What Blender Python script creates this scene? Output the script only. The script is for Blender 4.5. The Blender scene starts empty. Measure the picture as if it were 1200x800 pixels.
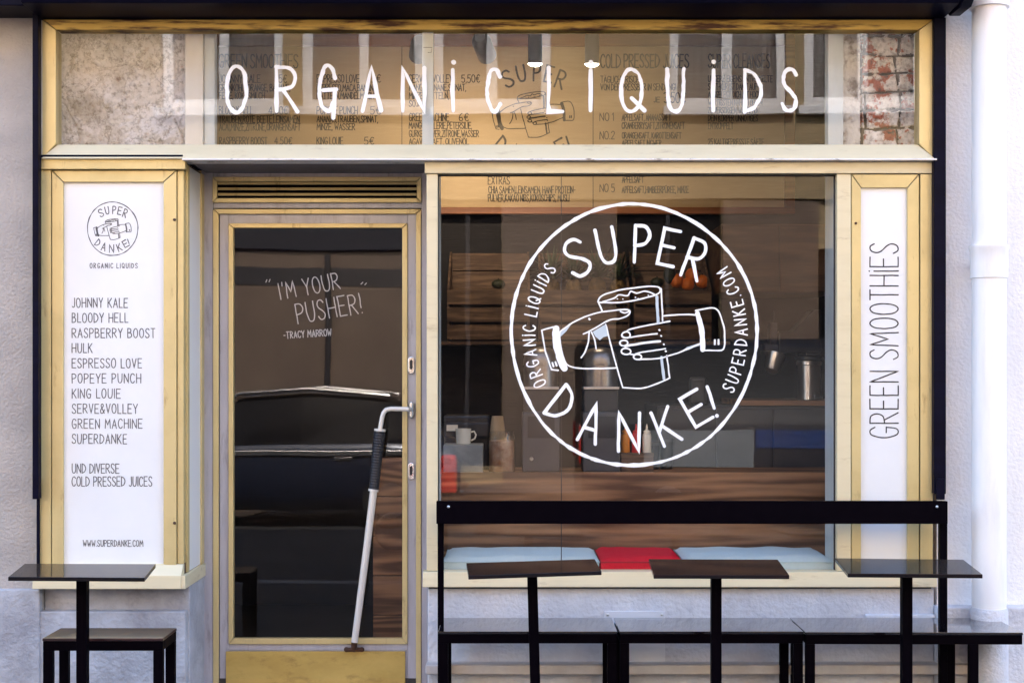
import bpy, bmesh, math, random
from mathutils import Vector, Matrix, noise as mnoise

# ------------------------------------------------------------------ camera, world, sun, exposure
SC = bpy.context.scene
R = math.radians
CAM_Y, CAM_Z, FOC = -6.5, 1.55, 1625.0        # focal length in photo pixels (1200 wide)
cam = bpy.data.cameras.new('camera')
cam.sensor_width = 36.0
cam.lens = 36.0 * FOC / 1200.0
cam.shift_y = 40.0 / 1200.0
cam.clip_end = 500.0
cam_o = bpy.data.objects.new('camera', cam)
SC.collection.objects.link(cam_o)
cam_o.location = (0, CAM_Y, CAM_Z)
cam_o.rotation_euler = (R(90), 0, 0)
SC.camera = cam_o

SUN_EL = 44.0
w = bpy.data.worlds.new('World')
SC.world = w
w.use_nodes = True
nt = w.node_tree
sky = nt.nodes.new('ShaderNodeTexSky')
sky.sky_type = 'NISHITA'
sky.sun_disc = False
sky.sun_elevation = R(SUN_EL)
sky.sun_rotation = R(8)
sky.air_density = 0.9
sky.dust_density = 3.0
sky.ozone_density = 0.8
bg = nt.nodes['Background']
bg.inputs['Strength'].default_value = 0.15
nt.links.new(sky.outputs[0], bg.inputs['Color'])
sl = bpy.data.lights.new('sun', 'SUN')
sl.energy = 2.3
sl.angle = R(0.5)
sl.color = (1.0, 0.95, 0.87)
so = bpy.data.objects.new('sun', sl)
SC.collection.objects.link(so)
so.rotation_euler = (-R(90 - SUN_EL), 0, R(-8))
so.location = (0, 10, 20)

SC.view_settings.view_transform = 'Standard'
SC.view_settings.look = 'None'
SC.view_settings.gamma = 1.0
SC.view_settings.use_curve_mapping = False
SC.view_settings.exposure = 3.22
cy = SC.cycles
cy.use_denoising = True
cy.max_bounces = 10
cy.diffuse_bounces = 4
cy.glossy_bounces = 5
cy.transmission_bounces = 6
cy.transparent_max_bounces = 24
cy.sample_clamp_indirect = 8.0
cy.caustics_reflective = False
cy.caustics_refractive = False

rnd = random.Random(11)

# ------------------------------------------------------------------ measuring helpers
def sc_at(Y):
    return FOC / (Y - CAM_Y)
def PX(px, Y=0.0):
    return (px - 600.0) / sc_at(Y)
def PZ(py, Y=0.0):
    return CAM_Z - (py - 440.0) / sc_at(Y)

# ------------------------------------------------------------------ materials
def mat(name, col, rough=0.5, metal=0.0, var=None, vscale=6.0, vamt=0.5, vstretch=(1, 1, 1), bump=0.0, bscale=60.0,
        coat=0.0, spec=0.5, detail=6.0, rvar=0.0, sheen=0.0, ramp=(0.35, 0.68), bstretch=None):
    m = bpy.data.materials.new(name)
    m.use_nodes = True
    n = m.node_tree
    p = n.nodes['Principled BSDF']
    p.inputs['Base Color'].default_value = (*col, 1)
    p.inputs['Roughness'].default_value = rough
    p.inputs['Metallic'].default_value = metal
    p.inputs['Specular IOR Level'].default_value = spec
    p.inputs['Coat Weight'].default_value = coat
    p.inputs['Sheen Weight'].default_value = sheen
    tc = n.nodes.new('ShaderNodeTexCoord')
    if var is not None:
        mp = n.nodes.new('ShaderNodeMapping')
        mp.inputs['Scale'].default_value = vstretch
        n.links.new(tc.outputs['Object'], mp.inputs['Vector'])
        nz = n.nodes.new('ShaderNodeTexNoise')
        nz.inputs['Scale'].default_value = vscale
        nz.inputs['Detail'].default_value = detail
        nz.inputs['Roughness'].default_value = 0.62
        n.links.new(mp.outputs[0], nz.inputs['Vector'])
        rp = n.nodes.new('ShaderNodeValToRGB')
        rp.color_ramp.elements[0].position = ramp[0]
        rp.color_ramp.elements[1].position = ramp[1]
        rp.color_ramp.elements[0].color = (0, 0, 0, 1)
        rp.color_ramp.elements[1].color = (vamt, vamt, vamt, 1)
        n.links.new(nz.outputs['Fac'], rp.inputs['Fac'])
        mx = n.nodes.new('ShaderNodeMix')
        mx.data_type = 'RGBA'
        mx.inputs['A'].default_value = (*col, 1)
        mx.inputs['B'].default_value = (*var, 1)
        n.links.new(rp.outputs['Color'], mx.inputs['Factor'])
        n.links.new(mx.outputs['Result'], p.inputs['Base Color'])
        if rvar:
            ma = n.nodes.new('ShaderNodeMath')
            ma.operation = 'MULTIPLY_ADD'
            ma.inputs[1].default_value = rvar
            ma.inputs[2].default_value = rough - rvar * 0.5
            n.links.new(nz.outputs['Fac'], ma.inputs[0])
            n.links.new(ma.outputs[0], p.inputs['Roughness'])
    if bump:
        nb = n.nodes.new('ShaderNodeTexNoise')
        nb.inputs['Scale'].default_value = bscale
        nb.inputs['Detail'].default_value = 5
        if bstretch:
            mb_ = n.nodes.new('ShaderNodeMapping')
            mb_.inputs['Scale'].default_value = bstretch
            n.links.new(tc.outputs['Object'], mb_.inputs['Vector'])
            n.links.new(mb_.outputs[0], nb.inputs['Vector'])
        else:
            n.links.new(tc.outputs['Object'], nb.inputs['Vector'])
        b = n.nodes.new('ShaderNodeBump')
        b.inputs['Strength'].default_value = bump
        b.inputs['Distance'].default_value = 0.01
        n.links.new(nb.outputs['Fac'], b.inputs['Height'])
        n.links.new(b.outputs[0], p.inputs['Normal'])
    return m

def emis(name, col, strength):
    m = mat(name, col)
    p = m.node_tree.nodes['Principled BSDF']
    p.inputs['Emission Color'].default_value = (*col, 1)
    p.inputs['Emission Strength'].default_value = strength
    return m

def glass_mat(name, f0, tint, rough=0.0):
    m = bpy.data.materials.new(name)
    m.use_nodes = True
    n = m.node_tree
    n.nodes.remove(n.nodes['Principled BSDF'])
    out = n.nodes['Material Output']
    tr = n.nodes.new('ShaderNodeBsdfTransparent')
    tr.inputs['Color'].default_value = (*tint, 1)
    if f0 <= 0:
        n.links.new(tr.outputs[0], out.inputs['Surface'])
        return m
    gl = n.nodes.new('ShaderNodeBsdfGlossy')
    gl.inputs['Roughness'].default_value = rough
    lw = n.nodes.new('ShaderNodeLayerWeight')
    lw.inputs['Blend'].default_value = 0.5
    pw = n.nodes.new('ShaderNodeMath')
    pw.operation = 'POWER'
    pw.inputs[1].default_value = 5.0
    n.links.new(lw.outputs['Facing'], pw.inputs[0])
    ma = n.nodes.new('ShaderNodeMath')
    ma.operation = 'MULTIPLY_ADD'
    ma.inputs[1].default_value = 1 - f0
    ma.inputs[2].default_value = f0
    n.links.new(pw.outputs[0], ma.inputs[0])
    # old float glass is never quite flat: a slow ripple in the reflection
    tc = n.nodes.new('ShaderNodeTexCoord')
    nz = n.nodes.new('ShaderNodeTexNoise')
    nz.inputs['Scale'].default_value = 1.7
    nz.inputs['Detail'].default_value = 1.0
    n.links.new(tc.outputs['Object'], nz.inputs['Vector'])
    b = n.nodes.new('ShaderNodeBump')
    b.inputs['Strength'].default_value = 0.06
    b.inputs['Distance'].default_value = 0.012
    n.links.new(nz.outputs['Fac'], b.inputs['Height'])
    n.links.new(b.outputs[0], gl.inputs['Normal'])
    mx = n.nodes.new('ShaderNodeMixShader')
    n.links.new(ma.outputs[0], mx.inputs['Fac'])
    n.links.new(tr.outputs[0], mx.inputs[1])
    n.links.new(gl.outputs[0], mx.inputs[2])
    n.links.new(mx.outputs[0], out.inputs['Surface'])
    return m

def wood_mat(name, c1, c2, scale=3.0, stretch=(0.35, 1, 6), rough=0.5, bump=0.15, coat=0.0, distort=5.0):
    """grain running along X (stretched noise rings)"""
    m = bpy.data.materials.new(name)
    m.use_nodes = True
    n = m.node_tree
    p = n.nodes['Principled BSDF']
    p.inputs['Roughness'].default_value = rough
    p.inputs['Coat Weight'].default_value = coat
    tc = n.nodes.new('ShaderNodeTexCoord')
    mp = n.nodes.new('ShaderNodeMapping')
    mp.inputs['Scale'].default_value = stretch
    n.links.new(tc.outputs['Object'], mp.inputs['Vector'])
    nz = n.nodes.new('ShaderNodeTexNoise')
    nz.inputs['Scale'].default_value = scale
    nz.inputs['Detail'].default_value = 2
    nz.inputs['Distortion'].default_value = 0.3
    n.links.new(mp.outputs[0], nz.inputs['Vector'])
    ml = n.nodes.new('ShaderNodeMath')
    ml.operation = 'MULTIPLY'
    ml.inputs[1].default_value = distort * 4
    n.links.new(nz.outputs['Fac'], ml.inputs[0])
    sn = n.nodes.new('ShaderNodeMath')
    sn.operation = 'SINE'
    n.links.new(ml.outputs[0], sn.inputs[0])
    fine = n.nodes.new('ShaderNodeTexNoise')
    fine.inputs['Scale'].default_value = scale * 14
    fine.inputs['Detail'].default_value = 4
    n.links.new(mp.outputs[0], fine.inputs['Vector'])
    ad = n.nodes.new('ShaderNodeMath')
    ad.operation = 'MULTIPLY_ADD'
    ad.inputs[1].default_value = 0.33
    n.links.new(sn.outputs[0], ad.inputs[0])
    n.links.new(fine.outputs['Fac'], ad.inputs[2])
    rp = n.nodes.new('ShaderNodeValToRGB')
    rp.color_ramp.elements[0].position = 0.2
    rp.color_ramp.elements[1].position = 0.85
    rp.color_ramp.elements[0].color = (*c1, 1)
    rp.color_ramp.elements[1].color = (*c2, 1)
    n.links.new(ad.outputs[0], rp.inputs['Fac'])
    n.links.new(rp.outputs[0], p.inputs['Base Color'])
    b = n.nodes.new('ShaderNodeBump')
    b.inputs['Strength'].default_value = bump
    b.inputs['Distance'].default_value = 0.004
    n.links.new(ad.outputs[0], b.inputs['Height'])
    n.links.new(b.outputs[0], p.inputs['Normal'])
    return m

M = {}
M['gold'] = mat('champagne_metal', (0.64, 0.515, 0.25), 0.40, 0.3, var=(0.40, 0.30, 0.12), vscale=3.5, vamt=0.55, vstretch=(1, 1, 1), rvar=0.25, ramp=(0.45, 0.85), bump=0.03, bscale=25)
M['gold_rust'] = mat('rusty_champagne_metal', (0.58, 0.38, 0.085), 0.45, 0.2, var=(0.07, 0.022, 0.006), vscale=7.0, vamt=1.0, vstretch=(0.6, 1, 6), rvar=0.3, ramp=(0.47, 0.62), bump=0.1, bscale=40)  # rusty stains, on a base deepened for the shade under the awning
M['gold_pale'] = mat('pale_champagne_metal', (0.70, 0.615, 0.41), 0.45, 0.1, var=(0.50, 0.40, 0.22), vscale=4, vamt=0.45, vstretch=(0.5, 1, 4), rvar=0.2, ramp=(0.5, 0.85))  # paler gold: sky light on the sloping rail and sills put into colour
M['brass_plate'] = mat('worn_brass_plate', (0.62, 0.44, 0.13), 0.38, 0.35, var=(0.40, 0.26, 0.06), vscale=3, vamt=0.7, vstretch=(1, 1, 2), rvar=0.3)
M['grey_metal'] = mat('grey_anodised_metal', (0.46, 0.45, 0.49), 0.45, 0.2, var=(0.30, 0.28, 0.31), vscale=4, vamt=0.6, vstretch=(4, 1, 0.6), rvar=0.2)
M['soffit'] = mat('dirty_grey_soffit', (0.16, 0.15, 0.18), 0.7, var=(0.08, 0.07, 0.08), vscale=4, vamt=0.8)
M['navy'] = mat('navy_powder_coat', (0.0022, 0.0022, 0.009), 0.45, 0.0, spec=0.06, var=(0.005, 0.005, 0.02), vscale=3, vamt=0.6, vstretch=(0.4, 1, 8))
M['white_trim'] = mat('white_drip_edge', (0.80, 0.77, 0.76), 0.5, var=(0.4, 0.33, 0.28), vscale=9, vamt=0.5, ramp=(0.55, 0.75))
M['mint'] = mat('pale_mint_paint', (0.66, 0.71, 0.69), 0.5, var=(0.45, 0.50, 0.50), vscale=6, vamt=0.6, vstretch=(1, 1, 0.4))
M['cream_post'] = mat('cream_paint', (0.80, 0.76, 0.68), 0.5, var=(0.6, 0.52, 0.4), vscale=5, vamt=0.4)
M['sign_white'] = mat('white_sign_panel', (0.83, 0.84, 0.84), 0.3, coat=0.3, var=(0.77, 0.77, 0.77), vscale=2, vamt=0.6)
M['ink'] = mat('dark_ink', (0.025, 0.022, 0.025), 0.6)
M['ink_grey'] = mat('grey_ink', (0.10, 0.095, 0.10), 0.6)
M['ink_brown'] = mat('burnt_ink', (0.012, 0.008, 0.006), 0.7)
M['white_paint'] = mat('white_window_paint', (0.92, 0.92, 0.92), 0.6)
M['grey_paint'] = mat('chalky_window_paint', (0.40, 0.39, 0.40), 0.7)
M['hatch'] = mat('thin_chalk_wash', (0.55, 0.62, 0.66), 0.7)
M['plaster_grey'] = mat('grey_beige_plaster', (0.50, 0.455, 0.415), 0.9, var=(0.36, 0.33, 0.31), vscale=2.2, vamt=0.8, vstretch=(1, 1, 1.6), bump=0.8, bscale=70)
M['plaster_white'] = mat('white_plaster', (0.91, 0.885, 0.865), 0.9, var=(0.74, 0.73, 0.76), vscale=1.6, vamt=0.7, bump=0.5, bscale=60)  # whiter than the left plaster, partly to carry brighter light on the right
M['plinth'] = mat('pale_lavender_plinth', (0.70, 0.71, 0.75), 0.85, var=(0.48, 0.48, 0.53), vscale=3.0, vamt=0.75, bump=0.8, bscale=50)
M['pipe_white'] = mat('white_painted_zinc', (0.90, 0.885, 0.875), 0.45, var=(0.72, 0.70, 0.69), vscale=9, vamt=0.6, vstretch=(2, 2, .25), ramp=(.5, .75), bump=0.08, bscale=30)
M['plinth_grey'] = mat('weathered_plinth', (0.52, 0.53, 0.57), 0.9, var=(0.26, 0.25, 0.27), vscale=3.2, vamt=0.9, bump=0.9, bscale=45)
M['ledge'] = mat('pale_stone_ledge', (0.60, 0.56, 0.53), 0.8, var=(0.42, 0.38, 0.37), vscale=8, vamt=0.6, bump=0.2)
M['black'] = mat('black_painted_steel', (0.0016, 0.0009, 0.0024), 0.5, spec=0.02, var=(0.003, 0.002, 0.004), vscale=14, vamt=0.6, bump=0.03, bscale=120, rvar=0.2)
M['table_wood'] = wood_mat('dark_stained_wood', (0.003, 0.002, 0.003), (0.010, 0.005, 0.006), 3, (0.5, 4, 4), 0.34, 0.03, coat=0.32)
_p = M['table_wood'].node_tree.nodes['Principled BSDF']; _p.inputs['Specular IOR Level'].default_value = 0.08; _p.inputs['Roughness'].default_value = 0.5; _p.inputs['Coat Weight'].default_value = 0.55; _p.inputs['Coat Roughness'].default_value = 0.05
M['seat_wood'] = wood_mat('dark_red_seat_wood', (0.018, 0.006, 0.008), (0.045, 0.017, 0.019), 3, (0.5, 4, 4), 0.28, 0.05, coat=0.3)
M['seat_black'] = mat('black_lacquered_wood', (0.003, 0.002, 0.004), 0.12, coat=1.0, var=(0.006, 0.004, 0.006), vscale=4, vamt=0.7, vstretch=(0.5, 5, 5), rvar=0.15)
M['plank'] = wood_mat('brown_oiled_plank', (0.10, 0.045, 0.022), (0.34, 0.18, 0.09), 1.1, (0.22, 1, 3.2), 0.5, 0.1, distort=24)
M['crate_wood'] = wood_mat('rough_crate_wood', (0.085, 0.050, 0.033), (0.19, 0.12, 0.075), 3, (0.5, 3, 6), 0.75, 0.2)
M['board'] = wood_mat('pale_plywood_board', (0.52, 0.37, 0.20), (0.63, 0.47, 0.27), 1.6, (0.35, 1, 3), 0.65, 0.04, distort=2.5)
M['orange_trim'] = wood_mat('reddish_brown_trim', (0.22, 0.065, 0.02), (0.34, 0.12, 0.04), 2, (0.3, 1, 5), 0.5, 0.05)
M['cab_wood'] = wood_mat('brown_cabinet_wood', (0.085, 0.045, 0.025), (0.17, 0.095, 0.05), 2, (0.4, 1, 4), 0.55, 0.08)
M['blue_cloth'] = mat('pale_blue_felt', (0.60, 0.76, 0.82), 0.95, var=(0.68, 0.82, 0.86), vscale=30, vamt=0.5, bump=0.5, bscale=110, spec=0.1)
M['red_cloth'] = mat('red_felt', (0.72, 0.012, 0.035), 0.95, var=(0.76, 0.03, 0.05), vscale=30, vamt=0.5, bump=0.5, bscale=110, spec=0.1)
M['stitch_blue'] = mat('pale_blue_piping', (0.50, 0.66, 0.72), 0.9)
M['stitch_red'] = mat('dark_red_piping', (0.38, 0.012, 0.025), 0.9)
M['steel'] = mat('brushed_steel', (0.62, 0.61, 0.60), 0.28, 1.0, bump=0.04, bscale=40, bstretch=(1, 1, 20))
M['dull_steel'] = mat('dull_grey_steel', (0.30, 0.28, 0.27), 0.33, 0.9, var=(0.16, 0.14, 0.13), vscale=9, vamt=0.8)
M['chrome'] = mat('worn_chrome', (0.72, 0.70, 0.68), 0.22, 0.9, var=(0.35, 0.25, 0.18), vscale=14, vamt=0.5, ramp=(0.55, 0.75))
M['handle_white'] = mat('off_white_enamel_tube', (0.74, 0.71, 0.66), 0.3, 0.15, var=(0.36, 0.16, 0.06), vscale=26, vamt=0.8, ramp=(0.66, 0.74))
M['rust'] = mat('rusted_iron', (0.10, 0.04, 0.02), 0.8, var=(0.03, 0.015, 0.01), vscale=20, vamt=0.9, bump=0.4)  # rusty iron; also the painted shade in the case frame gaps
M['rubber'] = mat('black_ribbed_rubber', (0.012, 0.012, 0.017), 0.45)
M['dark_plastic'] = mat('black_plastic', (0.014, 0.013, 0.018), 0.35, var=(0.03, 0.03, 0.035), vscale=8, vamt=0.5)
M['dark_panel'] = mat('dark_grey_enamel', (0.05, 0.05, 0.06), 0.4, var=(0.08, 0.08, 0.09), vscale=5, vamt=0.5)
M['grey_box'] = mat('grey_concrete_box', (0.26, 0.27, 0.26), 0.8, var=(0.15, 0.16, 0.16), vscale=12, vamt=0.7, bump=0.2)
M['mug'] = mat('cream_glazed_ceramic', (0.74, 0.69, 0.58), 0.2, coat=0.4)
M['paper_cup'] = mat('kraft_paper_cup', (0.50, 0.36, 0.22), 0.8)
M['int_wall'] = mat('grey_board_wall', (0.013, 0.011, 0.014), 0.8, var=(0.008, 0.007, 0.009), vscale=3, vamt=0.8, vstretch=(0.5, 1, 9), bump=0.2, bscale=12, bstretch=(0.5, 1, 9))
M['int_dark'] = mat('near_black_wall_paint', (0.012, 0.010, 0.012), 0.8, var=(0.02, 0.016, 0.018), vscale=3, vamt=0.7)  # shaded copy of the wall: the unlit room put into near-black colour
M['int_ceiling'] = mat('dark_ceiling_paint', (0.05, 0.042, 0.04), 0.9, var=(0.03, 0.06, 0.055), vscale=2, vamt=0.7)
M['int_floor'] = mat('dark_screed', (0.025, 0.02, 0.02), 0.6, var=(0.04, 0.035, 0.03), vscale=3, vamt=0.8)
M['asphalt'] = mat('asphalt', (0.055, 0.054, 0.056), 0.85, var=(0.035, 0.034, 0.036), vscale=4, vamt=0.8, bump=0.4, bscale=150)
M['paving'] = mat('grey_concrete_paving', (0.075, 0.072, 0.072), 0.8, var=(0.05, 0.048, 0.048), vscale=3, vamt=0.8, bump=0.25, bscale=90)
M['kerb'] = mat('granite_kerb', (0.34, 0.33, 0.33), 0.7, var=(0.2, 0.2, 0.2), vscale=40, vamt=0.7)
M['ochre'] = mat('ochre_render', (0.37, 0.275, 0.155), 0.9, var=(0.29, 0.21, 0.115), vscale=1.2, vamt=0.8, bump=0.04, bscale=12)
M['stonegrey'] = mat('grey_brown_base_render', (0.19, 0.135, 0.10), 0.9, var=(0.13, 0.09, 0.07), vscale=2, vamt=0.8, bump=0.04, bscale=12)
M['sash'] = mat('white_sash_paint', (0.74, 0.72, 0.72), 0.5, var=(0.6, 0.57, 0.56), vscale=5, vamt=0.5)
M['darkglass'] = mat('dark_window_glass', (0.008, 0.008, 0.010), 0.12, spec=0.12)
M['curtain'] = mat('brown_net_curtain', (0.17, 0.105, 0.07), 0.9)
M['roof'] = mat('red_roof_tile', (0.20, 0.07, 0.045), 0.8, var=(0.12, 0.05, 0.035), vscale=6, vamt=0.8)
M['fascia'] = mat('dark_fascia_board', (0.022, 0.02, 0.026), 0.6)
M['car_navy'] = mat('dark_blue_car_paint', (0.02, 0.028, 0.055), 0.25, 0.2, coat=0.9)
M['van_paint'] = mat('dark_van_paint', (0.012, 0.014, 0.022), 0.4)
M['car_white'] = mat('silver_white_car_paint', (0.30, 0.33, 0.36), 0.3, 0.1, coat=0.9)
M['car_blue'] = mat('blue_car_stripe', (0.016, 0.055, 0.22), 0.3, coat=0.8)
M['tyre'] = mat('tyre_rubber', (0.018, 0.018, 0.018), 0.8)
M['tail_red'] = mat('red_tail_lens', (0.85, 0.03, 0.02), 0.15, coat=0.8)
M['head_lens'] = mat('clear_head_lens', (0.7, 0.7, 0.72), 0.1, coat=0.8)
M['film'] = mat('dark_glass_film', (0.004, 0.003, 0.005), 0.9, spec=0.0)
M['lamp_grey'] = mat('grey_lamp_housing', (0.30, 0.30, 0.27), 0.45, var=(0.22, 0.22, 0.2), vscale=8, vamt=0.4)
M['lens'] = emis('lit_lamp_lens', (1.0, 0.92, 0.78), 4.0)
M['orange'] = mat('orange_peel', (0.75, 0.19, 0.02), 0.45, var=(0.62, 0.12, 0.012), vscale=30, vamt=0.6, bump=0.3, bscale=220)
M['avocado'] = mat('dark_avocado_skin', (0.02, 0.026, 0.014), 0.5, var=(0.045, 0.05, 0.02), vscale=40, vamt=0.6, bump=0.5, bscale=120)
M['leaf'] = mat('green_leaf', (0.028, 0.055, 0.026), 0.5, var=(0.06, 0.085, 0.035), vscale=14, vamt=0.8)
M['pine_skin'] = mat('pineapple_skin', (0.22, 0.13, 0.04), 0.7, var=(0.08, 0.06, 0.02), vscale=45, vamt=0.9, bump=0.8, bscale=70)
M['bottle_orange'] = mat('orange_plastic', (0.72, 0.26, 0.03), 0.4)
M['bottle_red'] = mat('red_plastic', (0.6, 0.03, 0.03), 0.4)
M['bottle_white'] = mat('milky_plastic', (0.70, 0.66, 0.56), 0.4)
M['copper'] = mat('coppery_sugar', (0.36, 0.17, 0.09), 0.6, var=(0.58, 0.40, 0.28), vscale=22, vamt=0.8, bump=0.6, bscale=60)
M['spoon_wood'] = mat('spoon_wood', (0.46, 0.30, 0.17), 0.6)
M['glass'] = glass_mat('shop_glass', 0.050, (0.87, 0.86, 0.85))
M['glass_back'] = glass_mat('glass_inner_face', 0.0, (1, 1, 1))
M['jar_glass'] = glass_mat('jar_glass', 0.06, (0.92, 0.93, 0.92))

def grime(name, col, scale, stretch, lo, hi, amt):
    """an extra layer of dirt: blotches and runs with shapes of their own"""
    n = M[name].node_tree
    p = n.nodes['Principled BSDF']
    src = p.inputs['Base Color'].links[0].from_socket
    tc = n.nodes.new('ShaderNodeTexCoord')
    mp = n.nodes.new('ShaderNodeMapping'); mp.inputs['Scale'].default_value = stretch; mp.inputs['Location'].default_value = (scale * .37, 1.7, 2.9)
    nz = n.nodes.new('ShaderNodeTexNoise'); nz.inputs['Scale'].default_value = scale; nz.inputs['Detail'].default_value = 9; nz.inputs['Roughness'].default_value = 0.7
    rp = n.nodes.new('ShaderNodeValToRGB')
    rp.color_ramp.elements[0].position = lo; rp.color_ramp.elements[0].color = (0, 0, 0, 1)
    rp.color_ramp.elements[1].position = hi; rp.color_ramp.elements[1].color = (amt, amt, amt, 1)
    mx = n.nodes.new('ShaderNodeMix'); mx.data_type = 'RGBA'; mx.inputs['B'].default_value = (*col, 1)
    n.links.new(tc.outputs['Object'], mp.inputs['Vector']); n.links.new(mp.outputs[0], nz.inputs['Vector']); n.links.new(nz.outputs['Fac'], rp.inputs['Fac'])
    n.links.new(rp.outputs[0], mx.inputs['Factor']); n.links.new(src, mx.inputs['A']); n.links.new(mx.outputs['Result'], p.inputs['Base Color'])
for a in (('gold', (0.20, 0.11, 0.04), 9, (2.2, 2.2, 0.5), .58, .74, .75), ('gold', (0.10, 0.05, 0.02), 60, (1, 1, 1), .68, .74, .8),
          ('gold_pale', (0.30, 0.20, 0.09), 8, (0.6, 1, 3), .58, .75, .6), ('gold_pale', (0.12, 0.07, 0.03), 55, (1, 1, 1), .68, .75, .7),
          ('grey_metal', (0.13, 0.11, 0.10), 7, (3, 3, .5), .56, .74, .7), ('brass_plate', (0.20, 0.11, 0.03), 6, (1, 1, 2), .55, .75, .7),
          ('plinth', (0.28, 0.26, 0.27), 5, (1, 1, 1), .60, .76, .35), ('plinth', (0.16, 0.14, 0.14), 40, (1, 1, 1), .69, .75, .7), ('plinth_grey', (0.14, 0.13, 0.13), 6, (1, 1, 1), .57, .74, .55),
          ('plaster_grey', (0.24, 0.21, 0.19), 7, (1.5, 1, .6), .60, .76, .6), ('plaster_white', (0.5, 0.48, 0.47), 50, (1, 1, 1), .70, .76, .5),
          ('mint', (0.30, 0.30, 0.29), 14, (2, 2, .6), .58, .74, .7), ('white_trim', (0.16, 0.11, 0.08), 16, (.5, 1, 1), .56, .66, .85),
          ('table_wood', (0.05, 0.035, 0.03), 12, (1, 1, 1), .62, .75, .6), ('black', (0.02, 0.016, 0.018), 30, (1, 1, 1), .66, .74, .6)):
    grime(*a)

def stone_mat():
    m = mat('exposed_stone', (0.50, 0.465, 0.40), 0.95)
    n = m.node_tree
    p = n.nodes['Principled BSDF']
    tc = n.nodes.new('ShaderNodeTexCoord')
    a = n.nodes.new('ShaderNodeTexNoise'); a.inputs['Scale'].default_value = 10; a.inputs['Detail'].default_value = 12; a.inputs['Roughness'].default_value = 0.7
    b = n.nodes.new('ShaderNodeTexNoise'); b.inputs['Scale'].default_value = 42; b.inputs['Detail'].default_value = 6; b.inputs['Roughness'].default_value = 0.7
    for q in (a, b): n.links.new(tc.outputs['Object'], q.inputs['Vector'])
    r1 = n.nodes.new('ShaderNodeValToRGB')
    r1.color_ramp.elements[0].position = 0.24; r1.color_ramp.elements[0].color = (0.14, 0.12, 0.10, 1)
    r1.color_ramp.elements[1].position = 0.54; r1.color_ramp.elements[1].color = (0.92, 0.88, 0.88, 1)
    e = r1.color_ramp.elements.new(0.34); e.color = (0.62, 0.485, 0.44, 1)
    e = r1.color_ramp.elements.new(0.40); e.color = (0.84, 0.79, 0.77, 1)
    n.links.new(a.outputs['Fac'], r1.inputs['Fac'])
    r2 = n.nodes.new('ShaderNodeValToRGB')
    r2.color_ramp.elements[0].position = 0.33; r2.color_ramp.elements[0].color = (0.30, 0.27, 0.24, 1)
    r2.color_ramp.elements[1].position = 0.52; r2.color_ramp.elements[1].color = (1, 1, 1, 1)
    n.links.new(b.outputs['Fac'], r2.inputs['Fac'])
    mx = n.nodes.new('ShaderNodeMix'); mx.data_type = 'RGBA'; mx.blend_type = 'MULTIPLY'; mx.inputs['Factor'].default_value = 0.8
    n.links.new(r1.outputs[0], mx.inputs['A']); n.links.new(r2.outputs[0], mx.inputs['B'])
    n.links.new(mx.outputs['Result'], p.inputs['Base Color'])
    big = n.nodes.new('ShaderNodeTexNoise'); big.inputs['Scale'].default_value = 3.6; big.inputs['Detail'].default_value = 5; big.inputs['Roughness'].default_value = 0.6
    n.links.new(tc.outputs['Object'], big.inputs['Vector'])
    rb = n.nodes.new('ShaderNodeValToRGB')
    rb.color_ramp.elements[0].position = 0.32; rb.color_ramp.elements[0].color = (0.34, 0.29, 0.23, 1)
    rb.color_ramp.elements[1].position = 0.46; rb.color_ramp.elements[1].color = (1, 1, 1, 1)
    n.links.new(big.outputs['Fac'], rb.inputs['Fac'])
    wv = n.nodes.new('ShaderNodeVectorMath'); wv.operation = 'MULTIPLY_ADD'; wv.inputs[1].default_value = (0.22, 0.22, 0.22)
    n.links.new(a.outputs['Color'], wv.inputs[0]); n.links.new(tc.outputs['Object'], wv.inputs[2])
    vo = n.nodes.new('ShaderNodeTexVoronoi'); vo.feature = 'DISTANCE_TO_EDGE'; vo.inputs['Scale'].default_value = 6.5
    n.links.new(wv.outputs[0], vo.inputs['Vector'])
    rc = n.nodes.new('ShaderNodeValToRGB')
    rc.color_ramp.elements[0].position = 0.004; rc.color_ramp.elements[0].color = (0.30, 0.26, 0.22, 1)
    rc.color_ramp.elements[1].position = 0.035; rc.color_ramp.elements[1].color = (1, 1, 1, 1)
    n.links.new(vo.outputs['Distance'], rc.inputs['Fac'])
    last = mx.outputs['Result']
    for q, f_ in ((rb, .6), (rc, .6)):
        m2 = n.nodes.new('ShaderNodeMix'); m2.data_type = 'RGBA'; m2.blend_type = 'MULTIPLY'; m2.inputs['Factor'].default_value = f_
        n.links.new(last, m2.inputs['A']); n.links.new(q.outputs[0], m2.inputs['B']); last = m2.outputs['Result']
    n.links.new(last, p.inputs['Base Color'])
    bp = n.nodes.new('ShaderNodeBump'); bp.inputs['Strength'].default_value = 1.0; bp.inputs['Distance'].default_value = 0.02
    n.links.new(b.outputs['Fac'], bp.inputs['Height']); n.links.new(bp.outputs[0], p.inputs['Normal'])
    return m
M['stone'] = stone_mat()

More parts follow.
